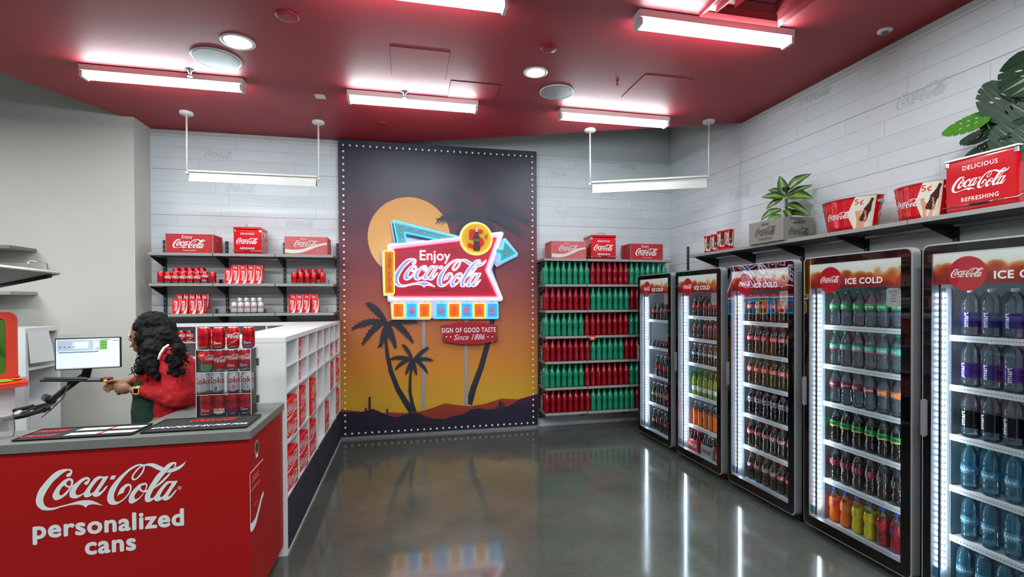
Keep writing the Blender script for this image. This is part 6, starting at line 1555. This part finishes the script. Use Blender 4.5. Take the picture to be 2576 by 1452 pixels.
# red and green engraving machine at the left edge
mc = thing('engraving_machine', 'orange-red and green engraving machine with open front and control ledge at the left edge', 'machine')
Ye = 3.95
rot = math.radians(20)
def local(O, ang): 
    return Vector((math.cos(ang), math.sin(ang), 0)), Vector(O)
cor = P3(44, 955, Ye); top = P3(44, 785, Ye)
ux = Vector((math.cos(.35), math.sin(.35), 0)); O_ = Vector((cor.x, cor.y, 0))
zt_, zb_ = top.z, cor.z - .02
Wd = .62
out = rrect(Wd, zt_ - zb_, .05, 6, -Wd / 2, (zt_ + zb_) / 2); hole = rrect(Wd - .11, zt_ - zb_ - .10, .035, 5, -Wd / 2, (zt_ + zb_) / 2 + .01)[::-1]
b = MB(); prism_h(b, out, [hole], .02, O_, ux); b.build('outer_frame', 'machine_red', mc, bevel=0.006)
h2 = rrect(Wd - .20, zt_ - zb_ - .17, .03, 5, -Wd / 2, (zt_ + zb_) / 2 + .01)[::-1]; o2_ = rrect(Wd - .105, zt_ - zb_ - .095, .035, 5, -Wd / 2, (zt_ + zb_) / 2 + .01)
nn = ux.cross(Vector((0, 0, 1)))
b = MB(); prism_h(b, o2_, [h2], .10, O_ - nn * .012, ux); b.build('inner_frame', 'machine_green', mc)
b = MB(); b.prism(rrect(Wd - .16, zt_ - zb_ - .03, .04, 5, -Wd / 2 - .06, (zt_ + zb_) / 2), .22, O=O_ - nn * .13, ux=ux); b.build('housing', 'grey_plate', mc)
MB().prism([(-.16, zb_ + .10), (-.10, zb_ + .10), (-.10, zb_ + .18), (-.16, zb_ + .18)], .05, O=O_ - nn * .07, ux=ux).build('carriage', 'black', mc)
MB().tube([O_ - ux * .20 + nn * .01 + Vector((0, 0, zt_ - .06)), O_ - ux * .135 + nn * .02 + Vector((0, 0, zt_ - .16)), O_ - ux * .095 + nn * .02 + Vector((0, 0, zt_ - .27))], .014, 8).build('lid_arm', 'black', mc)
MB().tube([O_ - ux * .115 + nn * .022 + Vector((0, 0, zt_ - .21)), O_ - ux * .105 + nn * .022 + Vector((0, 0, zt_ - .24))], .0155, 8).build('lid_arm_clip', 'chrome', mc)
led_ = [(-Wd, -.02), (.0, -.02), (.0, .02), (.02, .10), (-Wd, .22)]
b = MB(); lz = zb_ + .03
q = [O_ - ux * Wd + Vector((0, 0, lz)), O_ + Vector((0, 0, lz)), O_ + ux * .06 + nn * .05 + Vector((0, 0, lz - .01)), O_ + ux * .07 + nn * .08 + Vector((0, 0, lz - .02)), O_ - ux * Wd + nn * .26 + Vector((0, 0, lz - .06))]
b.add(q + [p - Vector((0, 0, .03)) for p in q], [(0, 4, 3, 2, 1)[::-1], (5, 6, 7, 8, 9)] + [(i, (i + 1) % 5, 5 + (i + 1) % 5, 5 + i) for i in range(5)]); b.build('control_ledge', 'machine_red', mc, bevel=0.004)
b = MB(); q = [O_ - ux * .40 + nn * .05 + Vector((0, 0, lz + .002)), O_ - ux * .04 + nn * .03 + Vector((0, 0, lz + .002)), O_ + ux * .0 + nn * .07 + Vector((0, 0, lz - .008)), O_ - ux * .40 + nn * .17 + Vector((0, 0, lz - .030))]
b.add(q, [(0, 3, 2, 1)[::-1]]); b.build('control_pad', 'machine_lime', mc)
sp_ = O_ + ux * .005 + nn * .035 + Vector((0, 0, lz - .002))
MB().lathe([(.024, 0), (.022, .006)], 20).build('button_ring', 'yellow_ink', mc, loc=sp_); MB().lathe([(.010, .004), (.010, .012), (.016, .014), (.016, .020), (.010, .025)], 18).build('stop_button', 'rubber_red', mc, loc=sp_)
b = MB(); b.add([O_ - ux * Wd + Vector((0, 0, .892)), O_ + Vector((0, 0, .892)), O_ + Vector((0, 0, zb_ + .02)), O_ - ux * Wd + Vector((0, 0, zb_ + .02))], [(0, 1, 2, 3)])
MB().prism([(-Wd, .8905), (-.02, .8905), (-.02, zb_), (-Wd, zb_)], .3, O=O_ - nn * .03, ux=ux).build('stand', 'cabinet_white', mc)

# open lid panel above the machine, wall shelf ends
zl = 1.86
pc = at(150, 691, Y=3.9); pa = at(-60, 668, Y=3.3); pb = at(-60, 733, Y=4.65)
lid = thing('lid_panel', 'large grey tilted lid panel with a wire handle over the engraving machine', 'panel')
far = pb; near = pa
v = [near, pc, far]; 
quad = [near, pc, far, near + (far - pc)]
b = MB(); up_ = Vector((0, 0, .022)); b.add(quad + [p + up_ for p in quad], [(3, 2, 1, 0)[::-1], (4, 5, 6, 7)[::-1], (0, 1, 5, 4), (1, 2, 6, 5), (2, 3, 7, 6), (3, 0, 4, 7)]); b.build('plate', 'grey_plate', lid)
e = (far - pc).normalized(); m1 = (near - pc).normalized()
b = MB(); s_ = pc + m1 * .05 + e * .05; b.tube([s_ - Vector((0, 0, .008)), far + m1 * .05 - Vector((0, 0, .008))], .014, 6); b.build('rim', 'black', lid)
b = MB(); b.tube([pc + m1 * .003 + up_ * .5, near + up_ * .5], .010, 6); b.build('front_edge', 'enamel', lid)
h0, h1 = pc + m1 * .10 + up_, pc + m1 * .26 + up_
MB().tube([h0, h0 + Vector((0, 0, .045)) + m1 * .01, h1 + Vector((0, 0, .045)) - m1 * .01, h1], .0045, 6).build('handle', 'chrome', lid)
MB().tube([quad[3] + Vector((0, 0, -.0)), Vector((quad[3].x, quad[3].y, .0))], .02, 8).build('support_post', 'grey_plate', lid)
for (u, v_, s_) in ((24, 621, 'grey wall shelf end at the left edge above the tilted lid panel'), (26, 737, 'pale wall shelf end at the left edge below the tilted lid panel')):
    p = at(u, v_, Y=5.42); t = thing('metal_shelf', s_, 'shelf', (p.x, 5.76, p.z), 0)
    MB().box(-1.2, -.34, -.016, 0, 0, .016).build('board', 'shelf_edge' if v_ > 700 else 'shelf_top', t, bevel=0.002)
    MB().prism([(-.002, -.016), (-.002, -.12), (-.02, -.12), (-.25, -.016)][::-1], .006, O=(-.35, 0, 0), ux=(0, 1, 0)).build('bracket', 'dark_steel', t)

# ================================================================ THE PERSON
per = thing('person', 'person with long curly black hair, red sweatshirt and green apron, looking down behind the counter', 'person')
def remesh(b, name, m_, vox, parent, smooth=6, disp=None):
    o = b.build(name, m_, parent)
    r = o.modifiers.new('Remesh', 'REMESH'); r.mode = 'VOXEL'; r.voxel_size = vox; r.use_smooth_shade = True
    s = o.modifiers.new('Smooth', 'SMOOTH'); s.iterations = smooth; s.factor = 0.5
    if disp:
        tx = bpy.data.textures.new(name, 'CLOUDS'); tx.noise_scale = disp[0]; tx.noise_depth = 2
        d = o.modifiers.new('Displace', 'DISPLACE'); d.texture = tx; d.strength = disp[1]; d.mid_level = 0.5; d.texture_coords = 'GLOBAL'
    return o
def ball(b, c, r, n=14):
    c = Vector(c); rr = r if isinstance(r, (tuple, list)) else (r, r, r)
    k0 = len(b.v); m = n // 2
    for j in range(1, m):
        ph = PI * j / m
        for i in range(n): th = 2 * PI * i / n; b.v.append((c.x + rr[0] * math.sin(ph) * math.cos(th), c.y + rr[1] * math.sin(ph) * math.sin(th), c.z + rr[2] * math.cos(ph)))
    for j in range(m - 2):
        for i in range(n):
            i2 = (i + 1) % n; b.f.append((k0 + j * n + i, k0 + (j + 1) * n + i, k0 + (j + 1) * n + i2, k0 + j * n + i2)); b.m.append(0); b.sm.append(True)
    b.v.append((c.x, c.y, c.z + rr[2])); b.v.append((c.x, c.y, c.z - rr[2])); T_, B2 = len(b.v) - 2, len(b.v) - 1
    for i in range(n):
        i2 = (i + 1) % n; b.f.append((T_, k0 + i, k0 + i2)); b.m.append(0); b.sm.append(True)
        b.f.append((B2, k0 + (m - 2) * n + i2, k0 + (m - 2) * n + i)); b.m.append(0); b.sm.append(True)
def limb(b, pts, n=14):
    """tapered chain of capsules: pts = [(point, radius), ...]"""
    for (p, r), (q, s) in zip(pts, pts[1:]):
        p, q = Vector(p), Vector(q); L = (q - p).length; k = max(2, int(L / (min(r, s) * .6)) + 1)
        b.tube([p, q], r, n, r2=s)
    for p, r in pts: ball(b, p, r * 1.005)
Yp = 3.50                                   # body centre line; near (left) side at Y = 3.34
def J(u, v, Y=Yp): return at(u, v, Y=Y)
hip = Vector((-1.475, Yp, .92)); chest = Vector((-1.515, Yp, 1.20)); neckb = Vector((-1.54, Yp, 1.335)); headc = J(372, 838)
shN, shF = J(432, 905, 3.36), Vector((-1.55, 3.66, 1.28))
elN, wrN = J(448, 992, 3.30), J(352, 984, 3.36)
elF, wrF = Vector((-1.60, 3.70, 1.04)), J(325, 960, 3.50)
b = MB()
limb(b, [(headc, .088), (headc + Vector((-.025, 0, -.055)), .062)]); ball(b, headc + Vector((.01, 0, .02)), (.098, .078, .10), 20)
ball(b, headc + Vector((-.085, 0, -.035)), (.020, .014, .020)); ball(b, headc + Vector((-.070, 0, -.075)), (.025, .026, .016)); ball(b, headc + Vector((-.055, 0, -.10)), (.026, .028, .02))
for sy in (-1, 1): ball(b, headc + Vector((.015, sy * .078, -.02)), (.018, .010, .028))
limb(b, [(headc + Vector((.03, 0, -.07)), .050), (neckb, .055)])
limb(b, [(neckb, .06), (chest, .115), ((chest + hip) / 2, .105), (hip, .13)])
limb(b, [(neckb, .06), (shN, .052), (elN, .043), (wrN, .026)]); limb(b, [(neckb, .06), (shF, .052), (elF, .043), (wrF, .026)])
for sy in (-1, 1):
    hj = hip + Vector((0, sy * .085, -.04)); limb(b, [(hj, .085), (hj + Vector((-.02, 0, -.42)), .055), (hj + Vector((.01, 0, -.80)), .040)])
    ball(b, hj + Vector((-.05, 0, -.85)), (.11, .042, .032))
# hands: palms and five fingers each, held together
def hand(b, wrist, palm, tips, side):
    wrist, palm = Vector(wrist), Vector(palm); d = (palm - wrist).normalized(); up = Vector((0, 0, 1)); s = d.cross(up).normalized() * side
    limb(b, [(wrist, .024), (wrist + d * .03, .025)], 12)
    ball(b, palm, (.040, .024, .034), 16)
    for i, (f0, mid, tip, r) in enumerate(tips): limb(b, [(palm + Vector(f0), r * 1.1), (palm + Vector(mid), r), (palm + Vector(tip), r * .85)], 10)
pN = J(312, 978, 3.36); pF = J(300, 968, 3.47)
hand(b, wrN, pN, [((-.022, .0, .024), (-.052, .016, .022), (-.060, .036, .006), .0088), ((-.026, .0, .008), (-.056, .018, .004), (-.058, .038, -.010), .0090), ((-.026, .002, -.008), (-.052, .018, -.014), (-.050, .036, -.024), .0086),
                  ((-.020, .002, -.022), (-.042, .016, -.030), (-.038, .030, -.038), .0076), ((.006, .010, .026), (-.018, .026, .034), (-.042, .034, .026), .0098)], 1)
hand(b, wrF, pF, [((-.022, .0, .020), (-.052, -.010, .016), (-.066, -.026, .000), .0088), ((-.026, .0, .006), (-.058, -.012, .000), (-.068, -.028, -.014), .0090), ((-.026, 0, -.008), (-.056, -.012, -.014), (-.062, -.028, -.026), .0086),
                  ((-.020, .0, -.020), (-.046, -.010, -.028), (-.050, -.024, -.038), .0076), ((.0, -.010, .022), (-.024, -.024, .030), (-.046, -.028, .022), .0098)], -1)
body = remesh(b, 'body', 'skin', .0042, per, 3)
# sweatshirt
b = MB()
limb(b, [(neckb + Vector((.012, 0, -.02)), .075), (chest + Vector((.03, 0, 0)), .135), ((chest + hip) / 2 + Vector((.035, 0, 0)), .135), (hip + Vector((.03, 0, .03)), .15), (hip + Vector((.03, 0, -.06)), .155)])
ball(b, chest + Vector((.02, -.05, .02)), (.14, .12, .13)); ball(b, chest + Vector((.02, .05, .02)), (.14, .12, .13))
limb(b, [(neckb + Vector((.02, -.04, -.03)), .075), (shN, .080), ((shN + elN) / 2 + Vector((.01, 0, 0)), .082), (elN + Vector((.005, 0, -.01)), .080), ((elN + wrN) / 2 + Vector((.02, 0, -.008)), .062), (wrN + Vector((.035, 0, 0)), .038)])
limb(b, [(neckb + Vector((.02, .04, -.03)), .075), (shF, .078), (elF, .07), ((elF + wrF) / 2, .052), (wrF + Vector((.035, .02, 0)), .036)])
hood = remesh(b, 'sweatshirt', 'hoodie', .0075, per, 5, (.06, .022))
limbW = MB(); limbW.tube([J(398, 905, 3.275), J(403, 890, 3.285), J(412, 876, 3.30)], .0065, 8); limbW.tube([J(412, 876, 3.30), J(424, 868, 3.33)], .007, 8); limbW.build('shoulder_stripe', 'white_ink', hood)
MB().tube([wrN + Vector((.028, 0, 0)), wrN + Vector((.010, 0, 0))], .0355, 16).build('cuff', 'hoodie', hood)
# apron over the front
b = MB()
ac = Vector((-1.60, Yp, 0))
limb(b, [(Vector((-1.572, Yp - .02, 1.215)), .070), (Vector((-1.578, Yp - .02, 1.10)), .095), (Vector((-1.570, Yp - .02, .99)), .112), (Vector((-1.560, Yp - .02, .86)), .125), (Vector((-1.555, Yp - .02, .70)), .13)])
limb(b, [(Vector((-1.572, Yp + .05, 1.20)), .060), (Vector((-1.575, Yp + .05, 1.08)), .09), (Vector((-1.560, Yp + .05, .88)), .12)])
remesh(b, 'apron', 'apron', .009, per, 6, (.08, .015))
b = MB()
limb(b, [(hip + Vector((-.0, 0, -.06)), .14), (hip + Vector((0, 0, -.10)), .13)])
for sy in (-1, 1):
    hj = hip + Vector((0, sy * .085, -.08)); limb(b, [(hj, .095), (hj + Vector((-.02, 0, -.38)), .07), (hj + Vector((.01, 0, -.76)), .06)])
remesh(b, 'jeans', 'denim', .010, per, 4)
for sy in (-1, 1):
    b = MB(); hj = hip + Vector((0, sy * .085, -.04)); ball(b, hj + Vector((-.045, 0, -.838)), (.125, .05, .042), 18); b.build('shoe', 'black_rubber', per)
# watch
wd = (wrN - pN).normalized(); wc = wrN - wd * .006
b = MB(); b.tube([wc - wd * .013, wc + wd * .013], .0292, 18); b.build('watch_band', 'watch_band', per)
b = MB(); b.box(-.016, -.006, -.019, .016, .004, .019, 0); b.box(-.012, -.0068, -.014, .012, -.006, .014, 1); o_ = b.build('watch_case', ['watch_band', 'black_gloss'], per, bevel=0.003); o_.location = wc + Vector((0, -.029, .006))
# glasses, brow, eyes
MB().tube([headc + Vector((-.072, -.070, -.012)), headc + Vector((-.095, -.045, -.018)), headc + Vector((-.098, -.02, -.022))], .0016, 6).build('glasses_frame', 'cream', per)
for sy in (-1, 1):
    MB().tube([headc + Vector((-.092 + .012 * abs(math.cos(a)), sy * (.034 + .024 * math.cos(a)), -.020 + .020 * math.sin(a))) for a in [2 * PI * i / 16 for i in range(16)]], .0014, 6, closed=True).build('glasses_rim', 'cream', per)
    b = MB(); ball(b, headc + Vector((-.076, sy * .032, -.018)), .0105, 10); b.build('eye', 'hair', per)
MB().tube([headc + Vector((-.088, -.02, -.083)), headc + Vector((-.093, 0, -.081)), headc + Vector((-.088, .02, -.083))], .005, 8).build('lips', 'skin', per)
# hair: full mass plus curls
b = MB(); rs = random.Random(3)
ball(b, headc + Vector((.032, 0, .040)), (.100, .098, .098), 20); ball(b, headc + Vector((.050, -.01, -.03)), (.098, .112, .12), 20)
for (u, v, Y, r) in ((352, 822, 3.44, .04), (368, 845, 3.42, .055), (385, 850, 3.40, .065), (410, 850, 3.40, .07), (385, 880, 3.34, .065), (380, 905, 3.32, .055), (366, 920, 3.34, .042), (354, 933, 3.36, .028), (384, 918, 3.31, .05), (410, 885, 3.40, .06), (432, 868, 3.42, .058), (440, 895, 3.42, .042),
                     (386, 934, 3.29, .036), (395, 948, 3.28, .024), (430, 905, 3.30, .036), (436, 925, 3.27, .026), (455, 900, 3.34, .036), (450, 880, 3.33, .042), (464, 912, 3.36, .028), (446, 915, 3.28, .030), (440, 942, 3.255, .018), (457, 936, 3.28, .018), (474, 925, 3.40, .02), (425, 935, 3.26, .018), (392, 815, 3.46, .07), (415, 825, 3.46, .065)): ball(b, J(u, v, Y), r, 12)
hr = remesh(b, 'hair', 'hair', .0075, per, 2, (.022, .030))
b = MB()
def curl(p0, p1, amp, turns, r=.0036):
    p0, p1 = Vector(p0), Vector(p1); d = p1 - p0; a = d.orthogonal().normalized(); c_ = d.normalized().cross(a); ph = rs.random() * 6; n = int(turns * 8)
    b.tube([p0 + d * (i / n) + (a * math.cos(ph + 2 * PI * turns * i / n) + c_ * math.sin(ph + 2 * PI * turns * i / n)) * amp * min(1, i / 4) for i in range(n + 1)], r, 5, r2=r * .5)
ends = [(330, 940, 358, 880), (338, 935, 362, 890), (345, 945, 366, 895), (352, 915, 352, 870), (350, 890, 350, 850), (355, 950, 375, 900), (365, 948, 380, 905), (375, 955, 388, 905), (390, 965, 396, 910), (400, 960, 404, 905), (345, 870, 350, 840),
        (440, 945, 432, 890), (452, 945, 440, 890), (458, 925, 442, 880), (468, 905, 446, 862), (480, 900, 450, 868), (478, 880, 446, 850), (432, 950, 426, 900), (462, 960, 446, 900), (448, 965, 436, 905), (350, 860, 354, 830), (425, 920, 420, 880),
        (410, 960, 408, 915), (472, 925, 448, 885), (484, 915, 452, 880)]
for (u, v, u0, v0) in ends:
    yy_ = -.10 if u > 415 else 0
    for _ in range(1 if u > 415 else 3): curl(J(u0 + rs.uniform(-5, 5), v0 + rs.uniform(-5, 5), 3.38 + yy_ + rs.uniform(-.04, .05)), J(u + rs.uniform(-6, 6), v + rs.uniform(-8, 8), 3.36 + yy_ * 1.1 + rs.uniform(-.05, .05)), rs.uniform(.006, .011), rs.uniform(3, 5))
for _ in range(45):
    a_, e_ = rs.uniform(0, 2 * PI), rs.uniform(.0, 1.3); dv = Vector((math.cos(a_) * math.cos(e_), math.sin(a_) * math.cos(e_), math.sin(e_)))
    if dv.x < -.55 and dv.z < .6: continue
    c0 = headc + Vector((.038, 0, .01)) + Vector((dv.x * .10, dv.y * .105, dv.z * .118)); curl(c0, c0 + Vector((dv.x * .03 + .01, dv.y * .03, -.10)), .008, 3)
b.build('curls', 'hair', hr)
# thing held in the hands
b = MB(); b.lathe([(.004, 0), (.010, .004), (.010, .012), (.004, .016)], 12); tag(b.build('small_charm', 'yellow_ink', loc=(pF.x - .045, 3.415, pF.z + .026)), 'tiny yellow charm held between the fingertips of the person', 'charm')
